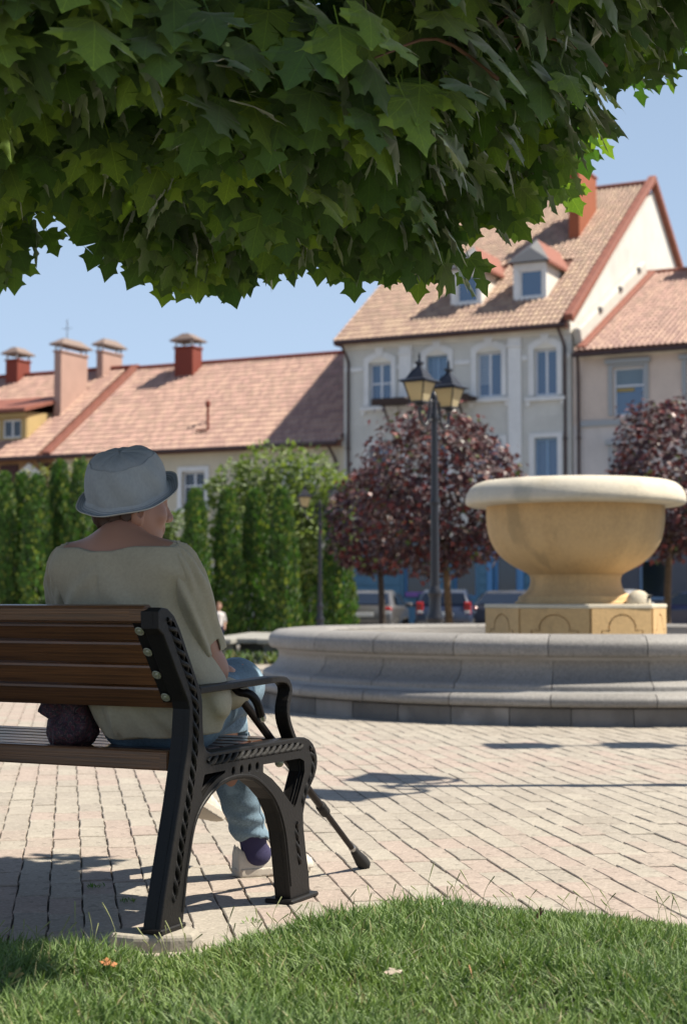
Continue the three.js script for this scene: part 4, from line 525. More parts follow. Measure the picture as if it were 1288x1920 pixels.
// ---------------------------------------------------------------- parked cars
const paint = (c) => mat(c, 0.32, { clearcoat: 0.8, clearcoatRoughness: 0.08 }), CM = { glass: mat([0.015, 0.02, 0.03], 0.06, { ior: 1.7 }), rubber: mat([0.012, 0.012, 0.012], 0.85), rimM: mat([0.45, 0.45, 0.46], 0.35, { metalness: 0.8 }), red: mat([0.45, 0.012, 0.012], 0.2), clear: mat([0.7, 0.7, 0.7], 0.2), plate: mat([0.75, 0.75, 0.74], 0.5), trim: mat([0.02, 0.02, 0.022], 0.6) };
function car(label, [x, d], color, estate, turn) {
  const K = thing('parked_car', label, 'car', [x, groundY(d) - 0.018, -d], turn, 'cars parked along the street'), P = paint(color), w = 1.72; // rear towards +z
  const side = estate ? [[-2.05, 0.3], [-2.12, 0.55], [-2.0, 0.78], [-1.3, 0.92], [-0.95, 0.97], [2.0, 1.0], [2.1, 0.85], [2.13, 0.5], [2.05, 0.27]] : [[-2.05, 0.3], [-2.12, 0.55], [-2.0, 0.76], [-1.25, 0.9], [-0.9, 0.94], [1.55, 1.0], [2.02, 0.98], [2.12, 0.85], [2.14, 0.5], [2.05, 0.27]];
  const top = estate ? [[-0.95, 0.95], [-0.35, 1.36], [0.2, 1.44], [1.2, 1.42], [1.75, 1.34], [2.02, 0.98]] : [[-0.9, 0.92], [-0.3, 1.33], [0.2, 1.41], [0.8, 1.4], [1.15, 1.33], [1.75, 0.98]];
  const shell = (pts, ww, b, taper) => { const g = extrude(pts, ww - 2 * b, [], b, 4); g.rotateY(-Math.PI / 2); g.translate((ww - 2 * b) / 2, 0, 0); const q = g.attributes.position; for (let i = 0; i < q.count; i++) { const y = q.getY(i), z = q.getZ(i); q.setX(i, q.getX(i) * (1 - taper * sstep(0.9, 1.45, y)) * (1 - 0.1 * sstep(1.3, 2.15, Math.abs(z)))); } g.computeVertexNormals(); return toCreasedNormals(g, 0.7); };
  part('body', planarUV(shell(side, w, 0.09, 0)), P, K); part('cabin', planarUV(shell(top, w - 0.1, 0.07, 0.26)), P, K);
  const gl = (pts) => { const g = new THREE.BufferGeometry(); g.setAttribute('position', new THREE.Float32BufferAttribute(pts.flat(), 3)); g.computeVertexNormals(); return planarUV(g); };
  const zb = estate ? 2.015 : 1.78, zt = estate ? 1.80 : 1.215, yb = 1.01, yt = estate ? 1.31 : 1.31;
  part('rear_window', gl([[-0.66, yb, zb], [0.66, yb, zb], [0.56, yt, zt], [-0.66, yb, zb], [0.56, yt, zt], [-0.56, yt, zt]].map(([a, b, c]) => [a, b + 0.012, c + 0.018])), CM.glass, K);
  part('windscreen', gl([[-0.66, 0.99, -0.96], [0.56, 1.33, -0.42], [0.66, 0.99, -0.96], [-0.66, 0.99, -0.96], [-0.56, 1.33, -0.42], [0.56, 1.33, -0.42]].map(([a, b, c]) => [a, b + 0.02, c - 0.03])), CM.glass, K);
  for (const s of [-1, 1]) part('side_window', gl([[s * 0.822, 1.01, -0.7], [s * 0.822, 1.01, zb - 0.4], [s * 0.715, 1.32, zt - 0.25], [s * 0.822, 1.01, -0.7], [s * 0.715, 1.32, zt - 0.25], [s * 0.715, 1.32, -0.32]]), CM.glass, K);
  for (const s of [-1, 1]) { const t = part('taillight', box(0.2, estate ? 0.36 : 0.2, 0.1, s * 0.66, estate ? 0.9 : 0.84, 2.06, 0.03), CM.red, K); part('reverse_lamp', box(0.16, 0.07, 0.03, s * 0.66, estate ? 0.8 : 0.79, 2.115, 0.01), CM.clear, t); part('headlight', box(0.3, 0.14, 0.1, s * 0.6, 0.66, -2.04, 0.03), CM.clear, K); part('mirror', box(0.2, 0.13, 0.1, s * 0.93, 0.99, -0.55, 0.03), P, K); }
  part('bumper', box(1.6, 0.2, 0.14, 0, 0.42, 2.1, 0.05), CM.trim, K); part('number_plate', box(0.52, 0.11, 0.02, 0, 0.74, 2.135, 0.005), CM.plate, K);
  for (const s of [-1, 1]) for (const z of [-1.3, 1.28]) { const q = part('wheel', at(new THREE.TorusGeometry(0.24, 0.085, 10, 22), s * 0.76, 0.32, z, 0, Math.PI / 2), CM.rubber, K); part('hubcap', at(new THREE.CylinderGeometry(0.19, 0.19, 0.1, 18), s * 0.78, 0.32, z, 0, 0, Math.PI / 2), CM.rimM, q); }
  return K;
}
car('grey saloon car with white plate beside the thuja hedge', [0.88, 46], [0.13, 0.125, 0.125], false, -0.15);
car('dark blue estate car with red tail lights behind the lamp post', [2.98, 46.5], [0.035, 0.05, 0.10], true, -0.1);
car('dark grey car half hidden behind the left of the urn pedestal', [5.05, 47.5], [0.06, 0.06, 0.075], false, -0.35);
car('silver car glimpsed behind the foot of the urn', [7.9, 46.5], [0.45, 0.45, 0.46], true, -0.3);
car('dark blue car at the right edge behind the basin', [9.75, 44.5], [0.02, 0.025, 0.075], false, 1.2);
// ---------------------------------------------------------------- park bench
const BP = [-0.1066, 0, -4.6872], BT = -0.44506; // bench frame: x to its right end, z towards its back, u = -z to its front
const woodM = [0.85, 1, 1.18].map((f) => mat([0.23 * f, 0.105 * f, 0.04 * f], 0.42, { map: TX.wood, bumpMap: TX.woodB, bumpScale: 0.0006, clearcoat: 0.35, clearcoatRoughness: 0.25 }));
const seatWood = mat([0.11, 0.042, 0.018], 0.34, { map: TX.wood, bumpMap: TX.woodB, bumpScale: 0.0004, clearcoat: 0.8, clearcoatRoughness: 0.16 });
{
  const B = thing('park_bench', 'park bench of brown slats on ornate black cast iron frames', 'bench', BP, BT);
  const arch = [[-0.106, 0.028], [-0.118, 0.092], [-0.129, 0.145], [-0.146, 0.209], [-0.174, 0.264], [-0.213, 0.309], [-0.267, 0.345], [-0.319, 0.37], [-0.371, 0.381], [-0.441, 0.383], [-0.5, 0.375], [-0.547, 0.356], [-0.594, 0.328], [-0.621, 0.299], [-0.639, 0.264], [-0.652, 0.22], [-0.665, 0.176], [-0.678, 0.109], [-0.688, 0.05]];
  const rear = [[-0.798, 0.05], [-0.778, 0.126], [-0.745, 0.233], [-0.711, 0.342], [-0.681, 0.454], [-0.669, 0.517], [-0.663, 0.586], [-0.669, 0.605], [-0.728, 0.686], [-0.79, 0.777], [-0.815, 0.793], [-0.817, 0.835], [-0.80, 0.845], [-0.769, 0.842], [-0.738, 0.824], [-0.707, 0.787], [-0.671, 0.73], [-0.634, 0.673], [-0.606, 0.629], [-0.598, 0.606], [-0.594, 0.539], [-0.588, 0.492], [-0.575, 0.474], [-0.553, 0.467]];
  const front = [[-0.045, 0.467], [-0.012, 0.464], [0.014, 0.456], [0.04, 0.441], [0.056, 0.423], [0.066, 0.402], [0.068, 0.384], [0.063, 0.365], [0.05, 0.343], [0.014, 0.31], [-0.009, 0.281], [-0.023, 0.245], [-0.021, 0.208], [-0.003, 0.127], [0.013, 0.072], [0.019, 0.012], [-0.102, 0.012]];
  const outline = [...rear, ...front, ...arch];
  const hA = [[-0.588, 0.417], [-0.475, 0.417], [-0.478, 0.405], [-0.52, 0.394], [-0.565, 0.374], [-0.598, 0.352], [-0.606, 0.375]];
  const hB = [[-0.272, 0.413], [-0.045, 0.41], [-0.016, 0.399], [-0.013, 0.365], [-0.04, 0.318], [-0.068, 0.276], [-0.082, 0.266], [-0.12, 0.294], [-0.17, 0.332], [-0.22, 0.363], [-0.272, 0.386]];
  const slot = (u) => [...Array(10)].map((_, k) => { const a = k * Math.PI / 5; return [u + 0.008 * Math.cos(a), 0.407 + 0.0115 * Math.sin(a)]; });
  const slots = [-0.435, -0.39, -0.345, -0.302].map(slot), holes = [hA, hB, ...slots];
  const lines = [smooth2([[-0.772, 0.815], [-0.745, 0.79], [-0.70, 0.722], [-0.655, 0.652], [-0.634, 0.60], [-0.631, 0.53], [-0.638, 0.46], [-0.655, 0.39], [-0.676, 0.32], [-0.697, 0.25], [-0.714, 0.18], [-0.733, 0.115]], 60), smooth2([[-0.572, 0.445], [-0.3, 0.444], [-0.03, 0.441]], 40), smooth2([[0.016, 0.432], [0.036, 0.412], [0.042, 0.388], [0.03, 0.354], [-0.006, 0.312], [-0.034, 0.272]], 26), smooth2([[-0.068, 0.225], [-0.06, 0.17], [-0.045, 0.1]], 16)], wid = [0.037, 0.031, 0.026, 0.027];
  const chan = lines.map((l, k) => ribbon(l, (t) => wid[k] * (t < 0.03 || t > 0.97 ? 0.7 : 1)));
  const toYU = (g, x) => { g.rotateY(Math.PI / 2); g.translate(x, 0, 0); return g; }; // shape (u, y) -> z = -u
  const plate = toYU(extrude(outline, 0.034, holes, 0.004, 2), -0.046), face = toYU(extrude(outline, 0.012, [...holes, ...chan], 0.0035, 2), -0.014);
  const footF = [box(0.09, 0.014, 0.17, -0.03, 0.007, 0.035, 0.004)], footR = [box(0.062, 0.012, 0.118, -0.023, 0.05, 0.742, 0.003)];
  const archRim = toYU(extrude(ribbon(smooth2([[-0.11, 0.05], ...arch.slice(1, -1), [-0.683, 0.08]].map(([u, y], i, a) => { const p = a[Math.max(0, i - 1)], q = a[Math.min(a.length - 1, i + 1)], l = Math.hypot(q[0] - p[0], q[1] - p[1]); return [u + (q[1] - p[1]) / l * 0.009, y - (q[0] - p[0]) / l * 0.009]; }), 60), 0.009), 0.006, [], 0.002), -0.003);
  const frames = [0, -1.92].map((x) => {
    const f = part('frame', [plate.clone().translate(x, 0, 0), face.clone().translate(x, 0, 0), archRim.clone().translate(x, 0, 0)], M.iron, B, x ? undefined : 'black cast iron end frame with braided relief');
    lines.forEach((l, k) => { const c = new THREE.CatmullRomCurve3(l.map(([u, y]) => V(x - 0.004, y, -u))), n = Math.round(c.getLength() / 0.0062), A = wid[k] * 0.30, strand = (ph) => { const pts = []; for (let i = 0; i <= n; i++) { const t = i / n, p = c.getPointAt(t), g = c.getTangentAt(t), w = Math.sin(t * c.getLength() / 0.072 * Math.PI * 2 + ph), h = Math.cos(t * c.getLength() / 0.072 * Math.PI * 2 + ph); pts.push(V(p.x - 0.001 + 0.005 * h, p.y + g.z * w * A * -1, p.z + g.y * w * A)); } return tube(pts, 0.0072, n, 6, false); };
      part('braid', [strand(0), strand(Math.PI)], M.iron, f); });
    const arm = [[-0.60, 0.63], [-0.5, 0.632], [-0.3, 0.636], [-0.15, 0.638], [-0.112, 0.632], [-0.092, 0.615], [-0.09, 0.596], [-0.101, 0.572], [-0.107, 0.548], [-0.101, 0.52], [-0.083, 0.49], [-0.062, 0.462]];
    part('armrest', toYU(extrude(ribbon(smooth2(arm, 44), 0.019), 0.034, [], 0.004, 3), x - 0.042), M.iron, B);
    part('foot', footF.map((g) => g.clone().translate(x, 0, 0)), M.iron, f); part('foot', footR.map((g) => g.clone().translate(x, 0, 0)), M.iron, f);
    return f;
  });
  // flange that carries the back slats, on the inner side of each frame
  const back = (y) => -0.661 - (y - 0.616) * 0.728; // u of the back's rear face
  for (const [x, s] of [[-0.046, -1], [-1.924, 1]]) { const fl = extrude([[back(0.60) + 0.002, 0.60], [back(0.83) + 0.004, 0.83], [back(0.83) + 0.014, 0.835], [back(0.60) + 0.012, 0.606]], 0.04); fl.rotateY(Math.PI / 2); fl.translate(s < 0 ? x - 0.04 : x + 0.05, 0, 0); part('slat_flange', fl, M.iron, B); }
  const tilt = Math.atan(0.728), ys = [0.789, 0.736, 0.677, 0.618], hs = [0.046, 0.062, 0.060, 0.062];
  const L = 1.85, cx = -0.985;
  ys.forEach((y, k) => { const g = box(L, hs[k] / Math.cos(tilt) * 0.86, 0.032, 0, 0, 0, 0.004); g.rotateX(tilt); g.translate(cx, y, -(back(y) + 0.03)); part('back_slat', g, woodM[k % 3], B); });
  { const g = box(L + 0.05, 0.044, 0.034, 0, 0, 0, 0.007); g.rotateX(0.15); g.translate(cx, 0.829, -(back(0.829) + 0.02)); part('back_slat', g, woodM[0], B); }
  const bolt = () => { const g = merge([lathe([[0, 0.005], [0.0052, 0.005], [0.0056, 0.002], [0.008, 0.0012], [0.0085, 0.0035], [0.0125, 0.003], [0.0135, 0], [0, 0]], 16)]); g.rotateX(Math.PI / 2); g.rotateX(tilt); return g; }, zinc = mat([0.42, 0.43, 0.33], 0.4, { metalness: 0.45 });
  ys.forEach((y) => { const g = bolt(); g.translate(-0.069, y - 0.003, -(back(y) - 0.001)); part('bolt', g, zinc, B); });
  // seat
  [-0.585, -0.505, -0.425, -0.345, -0.265, -0.185, -0.105].forEach((u, k) => part('seat_slat', box(L, 0.028, 0.068, cx, 0.452 + 0.006 * Math.abs(u + 0.34), -u, 0.005), seatWood, B));
  part('seat_rail', box(L, 0.05, 0.03, cx, 0.452, 0.652, 0.004), woodM[1], B); part('seat_rail', box(L, 0.04, 0.03, cx, 0.418, 0.06, 0.004), woodM[0], B);
  part('seat_bolt', [at(lathe([[0, 0.012], [0.008, 0.012], [0.014, 0.004], [0.014, 0]], 12), -0.05, 0.395, 0.075, Math.PI / 2)], zinc, B);
  // concrete pad under the rear leg
  const pad = extrude([[-0.16, -0.05], [-0.09, -0.08], [0.02, -0.075], [0.085, -0.06], [0.10, 0.02], [0.07, 0.075], [-0.02, 0.085], [-0.13, 0.06], [-0.175, 0.01]], 0.05, [], 0.014, 3); pad.rotateX(-Math.PI / 2);
  const po = single('concrete_pad', planarUV(pad), mat([0.50, 0.45, 0.37], 0.95, { map: TX.grain, bumpMap: TX.stoneB, bumpScale: 0.002 }), 'pale concrete pad under the rear leg of the bench', 'pad'); po.position.set(-0.44, -0.022, -4.03); po.scale.set(0.82, 1, 0.8);
}
// ---------------------------------------------------------------- walking stick leaning on the arm rest
{
  const S = thing('walking_stick', 'black adjustable walking stick leaning against the bench arm rest', 'walking stick', BP, BT), stickM = mat([0.010, 0.007, 0.007], 0.4, { ior: 1.4, specularIntensity: 0.6 }), rub = mat([0.008, 0.0075, 0.0075], 0.8), steel = mat([0.5, 0.5, 0.5], 0.3, { metalness: 0.9 });
  const tip = V(-0.064, 0.012, -0.536), top = V(-0.062, 0.632, 0.342), P = (t) => tip.clone().lerp(top, t);
  part('lower_shaft', tube([P(0.05), P(0.36)], 0.0095, 4, 12), stickM, S); part('shaft', tube([P(0.34), P(0.99)], 0.012, 4, 12), stickM, S);
  part('collar', [tube([P(0.325), P(0.36)], 0.0165, 3, 12)], rub, S); part('button', [tube([P(0.10), P(0.106)], 0.011, 2, 10)], steel, S);
  const fer = new THREE.CatmullRomCurve3([P(0), P(0.03), P(0.085)]); part('ferrule', tube(fer.points, (t) => t < 0.35 ? 0.0215 : lerp(0.0205, 0.013, (t - 0.35) / 0.65), 10, 14), rub, S);
  part('handle', [tube([P(0.985), V(-0.052, 0.634, 0.352), V(-0.03, 0.612, 0.352), V(0.0, 0.607, 0.345), V(0.013, 0.59, 0.334), V(0.016, 0.54, 0.305)], (t) => t < 0.45 ? 0.0105 : 0.012, 30, 12)], stickM, S); part('handle_cap', [tube([V(0.0158, 0.546, 0.3085), V(0.0161, 0.539, 0.3045)], 0.0125, 2, 12)], steel, S);
}
// ---------------------------------------------------------------- paisley bag on the seat
{
  const T = tex(256, 0.16, (u, v) => { const w = fbm(u, v, 6, 3, 601), a = Math.sin((u * 7 + w * 2.4) * 6.283) * Math.sin((v * 7 - w * 2.2) * 6.283), d = fbm(u, v, 40, 2, 602), dots = Math.sin(u * 6.283 * 26 + w * 12) * Math.sin(v * 6.283 * 26); if (Math.abs(a - 0.22) < 0.06 || (dots > 0.8 && d > 0.5)) return [0.26, 0.21, 0.19]; return a > 0.3 ? [0.075, 0.010, 0.02] : a < -0.45 ? [0.045, 0.014, 0.03] : [0.012, 0.008, 0.011]; });
  const Bg = thing('cloth_bag', 'crumpled dark paisley cloth bag on the bench beside the seated person', 'bag', BP, BT), cloth = mat([1, 1, 1], 0.8, { map: T, bumpMap: TX.weave, bumpScale: 0.0005 });
  const wr = (p, k) => (n3(p[0] * 30 + 3, p[1] * 22, p[2] * 26) - 0.5) * k + (n3(p[0] * 60, p[1] * 50 + 7, p[2] * 55) - 0.5) * k * 0.35;
  part('body', nets((p) => smin(sdEll(p, [-0.44, 0.505, 0.55], [0.066, 0.05, 0.07]), sdEll(p, [-0.415, 0.56, 0.55], [0.03, 0.06, 0.045]), 0.02) + wr(p, 0.028), [-0.56, 0.44, 0.44], [-0.32, 0.66, 0.65], 0.006), cloth, Bg);
  part('flap', nets((p) => { const q = [p[0] + 0.458, p[1] - 0.572, p[2] - 0.56], x = q[0] * 0.9 - q[1] * 0.35, y = q[0] * 0.35 + q[1] * 0.9; return Math.max(Math.abs(x) - 0.05, Math.abs(y) - 0.028, Math.abs(q[2] + 0.01 * Math.sin(x * 60)) - 0.02) - 0.006 + wr(p, 0.016); }, [-0.56, 0.52, 0.51], [-0.36, 0.66, 0.61], 0.0055), cloth, Bg);
}
// ---------------------------------------------------------------- seated woman seen from behind (bench coordinates, z towards the viewer)
{
  const W = thing('person', 'seated person in cream blouse, blue jeans and pale bucket hat, seen from behind', 'person', BP, BT);
  const U = (x, y, u) => [x, y, -u], union = (k, ...d) => d.reduce((a, b) => smin(a, b, k));
  const skin = mat([0.42, 0.215, 0.145], 0.5, { sheen: 0.2 });
  // skeleton
  const J = { pel: U(-0.235, 0.555, -0.43), belly: U(-0.245, 0.70, -0.485), chest: U(-0.27, 0.86, -0.545), shL: U(-0.435, 0.955, -0.555), shR: U(-0.125, 0.955, -0.545), elL: U(-0.478, 0.70, -0.44), elR: U(-0.108, 0.672, -0.385), wrL: U(-0.36, 0.645, -0.16), wrR: U(-0.22, 0.655, -0.135), neck0: U(-0.288, 0.985, -0.55), neck1: U(-0.294, 1.062, -0.505), hipL: U(-0.32, 0.53, -0.42), hipR: U(-0.15, 0.54, -0.42), knL: U(-0.33, 0.495, 0.06), knR: U(-0.265, 0.60, 0.055), anL: U(-0.318, 0.10, 0.262), anR: U(-0.535, 0.32, 0.20) };
  const torso = (p) => union(0.1, sdEll(p, J.pel, [0.145, 0.085, 0.105]), sdEll(p, J.belly, [0.16, 0.17, 0.12]), sdEll(p, J.chest, [0.165, 0.15, 0.108]), sdCap(p, J.shL, J.shR, 0.058, 0.058));
  const neck = (p) => union(0.05, sdCap(p, J.neck0, J.neck1, 0.055, 0.047), sdCap(p, U(-0.292, 1.005, -0.55), U(-0.41, 0.968, -0.555), 0.048, 0.04), sdCap(p, U(-0.292, 1.01, -0.55), U(-0.165, 0.968, -0.55), 0.048, 0.04));
  const armR = (p) => union(0.03, sdCap(p, J.shR, J.elR, 0.054, 0.049), sdCap(p, J.elR, J.wrR, 0.051, 0.031)), armL = (p) => union(0.03, sdCap(p, J.shL, J.elL, 0.052, 0.043), sdCap(p, J.elL, J.wrL, 0.046, 0.029));
  const legs = (p, g = 0) => Math.min(union(0.05, sdCap(p, J.hipL, J.knL, 0.085 + g, 0.06 + g), sdCap(p, J.knL, J.anL, 0.056 + g, 0.037 + g)), union(0.05, sdCap(p, J.hipR, J.knR, 0.085 + g, 0.06 + g), sdCap(p, J.knR, J.anR, 0.056 + g, 0.037 + g)));
  // hands resting on the knee: palm, four fingers in two joints each, thumb
  const hand = (w, f, s) => { const wr = V(...w), F = V(...f).normalize(), X = V(1, 0, 0).addScaledVector(F, -F.x).normalize(), N = F.clone().cross(X), pt = (a, b, c) => wr.clone().addScaledVector(F, a).addScaledVector(X, b).addScaledVector(N, c).toArray(); const bones = [[pt(0, 0, 0), pt(0.045, 0, 0), 0.024, 0.026], [pt(0.04, -0.022, 0), pt(0.075, -0.026, 0), 0.015, 0.012], [pt(0.04, 0.022, 0), pt(0.078, 0.026, 0), 0.015, 0.012]];
    [[-0.029, 0.052], [-0.010, 0.066], [0.010, 0.07], [0.029, 0.062]].forEach(([b, l], k) => { const d = s * N.y > 0 ? -1 : 1; bones.push([pt(0.075, b, 0), pt(0.075 + l * 0.55, b * 1.15, d * 0.006), 0.0098, 0.009], [pt(0.075 + l * 0.55, b * 1.15, d * 0.006), pt(0.075 + l * 0.95, b * 1.2, d * 0.024), 0.009, 0.0078]); });
    bones.push([pt(0.012, s * 0.022, 0), pt(0.045, s * 0.05, 0.006), 0.013, 0.011], [pt(0.045, s * 0.05, 0.006), pt(0.075, s * 0.056, 0.008), 0.0105, 0.009]);
    return (p) => { let m = 9; bones.forEach((b, i) => { const d = sdCap(p, ...b); m = i < 3 ? smin(m, d, 0.02) : smin(m, d, 0.006); }); return m; }; };
  const hR = hand(J.wrR, [-0.25, -0.1, -1], -1), hL = hand(J.wrL, [0.45, -0.02, -1], 1);
  // head in its own axes: right, up, forward
  const hc = V(-0.294, 1.124, 0.478), yaw = 0.60, fw = V(Math.sin(yaw), -0.06, -Math.cos(yaw)).normalize(), rt = fw.clone().cross(V(0, 1, 0)).normalize(), up = rt.clone().cross(fw);
  const toH = (p) => { const x = p[0] - hc.x, y = p[1] - hc.y, z = p[2] - hc.z; return [x * rt.x + y * rt.y + z * rt.z, x * up.x + y * up.y + z * up.z, x * fw.x + y * fw.y + z * fw.z]; };
  const headH = (h) => {
    let d = smin(sdEll(h, [0, 0.025, -0.012], [0.074, 0.092, 0.092]), sdEll(h, [0, -0.035, 0.028], [0.058, 0.078, 0.066]), 0.04);
    d = smin(d, sdEll(h, [0, -0.092, 0.058], [0.030, 0.022, 0.026]), 0.035); // chin
    for (const s of [-1, 1]) { d = smin(d, sdEll(h, [s * 0.038, -0.028, 0.062], [0.026, 0.024, 0.022]), 0.02); d = smin(d, sdCap(h, [s * 0.05, -0.03, 0.0], [s * 0.032, -0.088, 0.045], 0.022, 0.016), 0.03); d = Math.max(d, -sdEll(h, [s * 0.03, 0.004, 0.094], [0.017, 0.010, 0.014])); d = smin(d, sdEll(h, [s * 0.03, 0.003, 0.078], [0.0125, 0.0115, 0.0125]), 0.004); d = smin(d, sdCap(h, [s * 0.015, 0.022, 0.088], [s * 0.045, 0.022, 0.074], 0.008, 0.007), 0.012);
      const e = smin(Math.max(sdEll(h, [s * 0.0775, -0.026, -0.016], [0.013, 0.030, 0.019]), -sdEll(h, [s * 0.087, -0.022, -0.012], [0.008, 0.019, 0.0105])), sdEll(h, [s * 0.076, -0.05, -0.008], [0.007, 0.009, 0.008]), 0.008); d = smin(d, e, 0.006); }
    d = smin(d, sdCap(h, [0, 0.012, 0.09], [0, -0.028, 0.110], 0.008, 0.013), 0.012); d = smin(d, sdCap(h, [-0.012, -0.032, 0.1], [0.012, -0.032, 0.1], 0.008, 0.008), 0.008);
    d = smin(d, sdCap(h, [-0.02, -0.058, 0.083], [0.02, -0.058, 0.083], 0.008, 0.008), 0.01); d = smin(d, sdCap(h, [-0.017, -0.069, 0.083], [0.017, -0.069, 0.083], 0.008, 0.008), 0.006);
    return d;
  };
  const bodyG = nets((p) => { const a = Math.min(armR(p), armL(p)); return union(0.025, smin(torso(p) + 0.004, neck(p), 0.05), a, legs(p, -0.012)); }, [-0.62, 0.03, -0.34], [0.02, 1.10, 0.70], 0.0095);
  const headG = nets((p) => smin(headH(toH(p)), sdCap(p, J.neck0, J.neck1, 0.053, 0.046), 0.03), [-0.44, 1.03, 0.34], [-0.16, 1.28, 0.62], 0.0042);
  const handG = [[hR, J.wrR], [hL, J.wrL]].map(([h, w]) => nets(h, [w[0] - 0.1, w[1] - 0.08, w[2] - 0.19], [w[0] + 0.13, w[1] + 0.08, w[2] + 0.04], 0.004));
  part('body', [bodyG, headG, ...handG], skin, W);
  // hair and hat axes
  const hatAxis = V(0.085, 0.87, 0.45).normalize(), hz = fw.clone().addScaledVector(hatAxis, -fw.dot(hatAxis)).normalize(), hx = hatAxis.clone().cross(hz), hatO = V(-0.306, 1.160, 0.486);
  const hairM = mat([0.055, 0.024, 0.014], 0.55);
  part('hair', nets((p) => { const h = toH(p), lock = 0.006 * Math.sin(h[0] * 190 + n3(h[0] * 40, h[1] * 14, h[2] * 40) * 9) * sstep(0.03, -0.06, h[1]) + 0.006 * (n3(h[0] * 70, h[1] * 20, h[2] * 70) - 0.5); let d = sdEll(h, [0, 0.012, -0.02], [0.084, 0.112, 0.102]) - lock; d = Math.max(d, h[2] - (h[1] > 0.02 ? 0.075 : -0.012 + 0.02 * Math.max(0, -h[1] * 4)), -0.098 - h[1] + 0.010 * Math.sin(h[0] * 130) + 0.008 * Math.sin(h[0] * 61 + 1)); const hy = (p[0] - hatO.x) * hatAxis.x + (p[1] - hatO.y) * hatAxis.y + (p[2] - hatO.z) * hatAxis.z; return Math.max(d, hy + 0.019); }, [-0.44, 1.02, 0.34], [-0.16, 1.28, 0.62], 0.0042), hairM, W);
  // bucket hat: crown of side band and top panel, stitched brim
  const hatM = mat([0.44, 0.475, 0.50], 0.9, { map: TX.cloth, bumpMap: TX.weave, bumpScale: 0.0006 }), hatTop = mat([0.39, 0.425, 0.455], 0.9, { map: TX.cloth, bumpMap: TX.weave, bumpScale: 0.0006 }), edgeM = mat([0.55, 0.53, 0.48], 0.9);
  const hatP = (a, r, y) => { const k = 0.004 * Math.sin(a * 3 + 1) + 0.003 * Math.sin(a * 7 + y * 40) + 0.004 * (n3(Math.cos(a) * 3 + 4, y * 22, Math.sin(a) * 3) - 0.5); const x = Math.sin(a) * (r * 0.93 + k), z = Math.cos(a) * (r * 1.06 + k), dy = y + 0.004 * n3(Math.cos(a) * 4, y * 30, Math.sin(a) * 4 + 2) * (y > 0.08 ? 2 : 0.5); return hatO.clone().addScaledVector(hx, x).addScaledVector(hz, z).addScaledVector(hatAxis, dy); };
  const hatSurf = (prof, seg = 72, wob = () => 0) => { const n = prof.length, pos = [], uv = [], idx = []; for (let i = 0; i <= seg; i++) for (let j = 0; j < n; j++) { const a = i / seg * Math.PI * 2, [r, y] = prof[j], p = hatP(a, r, y + wob(a, r)); pos.push(p.x, p.y, p.z); uv.push(a * 0.1, j * 0.012); } for (let i = 0; i < seg; i++) for (let j = 0; j < n - 1; j++) { const k = i * n + j; idx.push(k, k + n, k + 1, k + 1, k + n, k + n + 1); } const g = new THREE.BufferGeometry(); g.setAttribute('position', new THREE.Float32BufferAttribute(pos, 3)); g.setAttribute('uv', new THREE.Float32BufferAttribute(uv, 2)); g.setIndex(idx); g.computeVertexNormals(); return g; };
  const brimW = (a, r) => Math.max(0, r - 0.105) / 0.03 * (0.016 * Math.pow(Math.max(0, Math.cos(a)), 2) + 0.004 * Math.sin(a * 3 + 1)); // turned up over the face
  const hat = part('hat', hatSurf([[0.106, -0.004], [0.1065, 0.012], [0.105, 0.032], [0.1015, 0.052], [0.096, 0.070], [0.0885, 0.085], [0.083, 0.092]]), hatM, W, 'pale blue-grey cotton bucket hat');
  part('hat_top', hatSurf([[0.0825, 0.0915], [0.078, 0.097], [0.069, 0.103], [0.055, 0.1085], [0.036, 0.112], [0.016, 0.1135], [0.0001, 0.114]]), hatTop, hat);
  part('brim', hatSurf([[0.105, -0.001], [0.109, -0.008], [0.115, -0.014], [0.122, -0.017], [0.129, -0.0165], [0.1345, -0.0135], [0.1352, -0.015], [0.129, -0.019], [0.121, -0.0198], [0.114, -0.017], [0.106, -0.006]], 72, brimW), hatM, hat);
  for (const r of [0.113, 0.119, 0.125, 0.131]) { const pts = [...Array(49)].map((_, i) => { const a = i / 48 * Math.PI * 2; return hatP(a, r, (r < 0.116 ? -0.0120 : r < 0.121 ? -0.0150 : r < 0.127 ? -0.0160 : -0.0150) + brimW(a, r)); }); part('stitching', tube(pts, 0.0008, 96, 4, false), mat([0.24, 0.27, 0.30], 0.9), hat); }
  { const pts = [...Array(49)].map((_, i) => { const a = i / 48 * Math.PI * 2; return hatP(a, 0.1352, -0.014 + brimW(a, 0.1352)); }); part('brim_edge', tube(pts, 0.0017, 96, 6, false), edgeM, hat); const q = [...Array(49)].map((_, i) => { const a = i / 48 * Math.PI * 2; return hatP(a, 0.0832, 0.0918); }); part('seam', tube(q, 0.0013, 96, 5, false), hatTop, hat); }
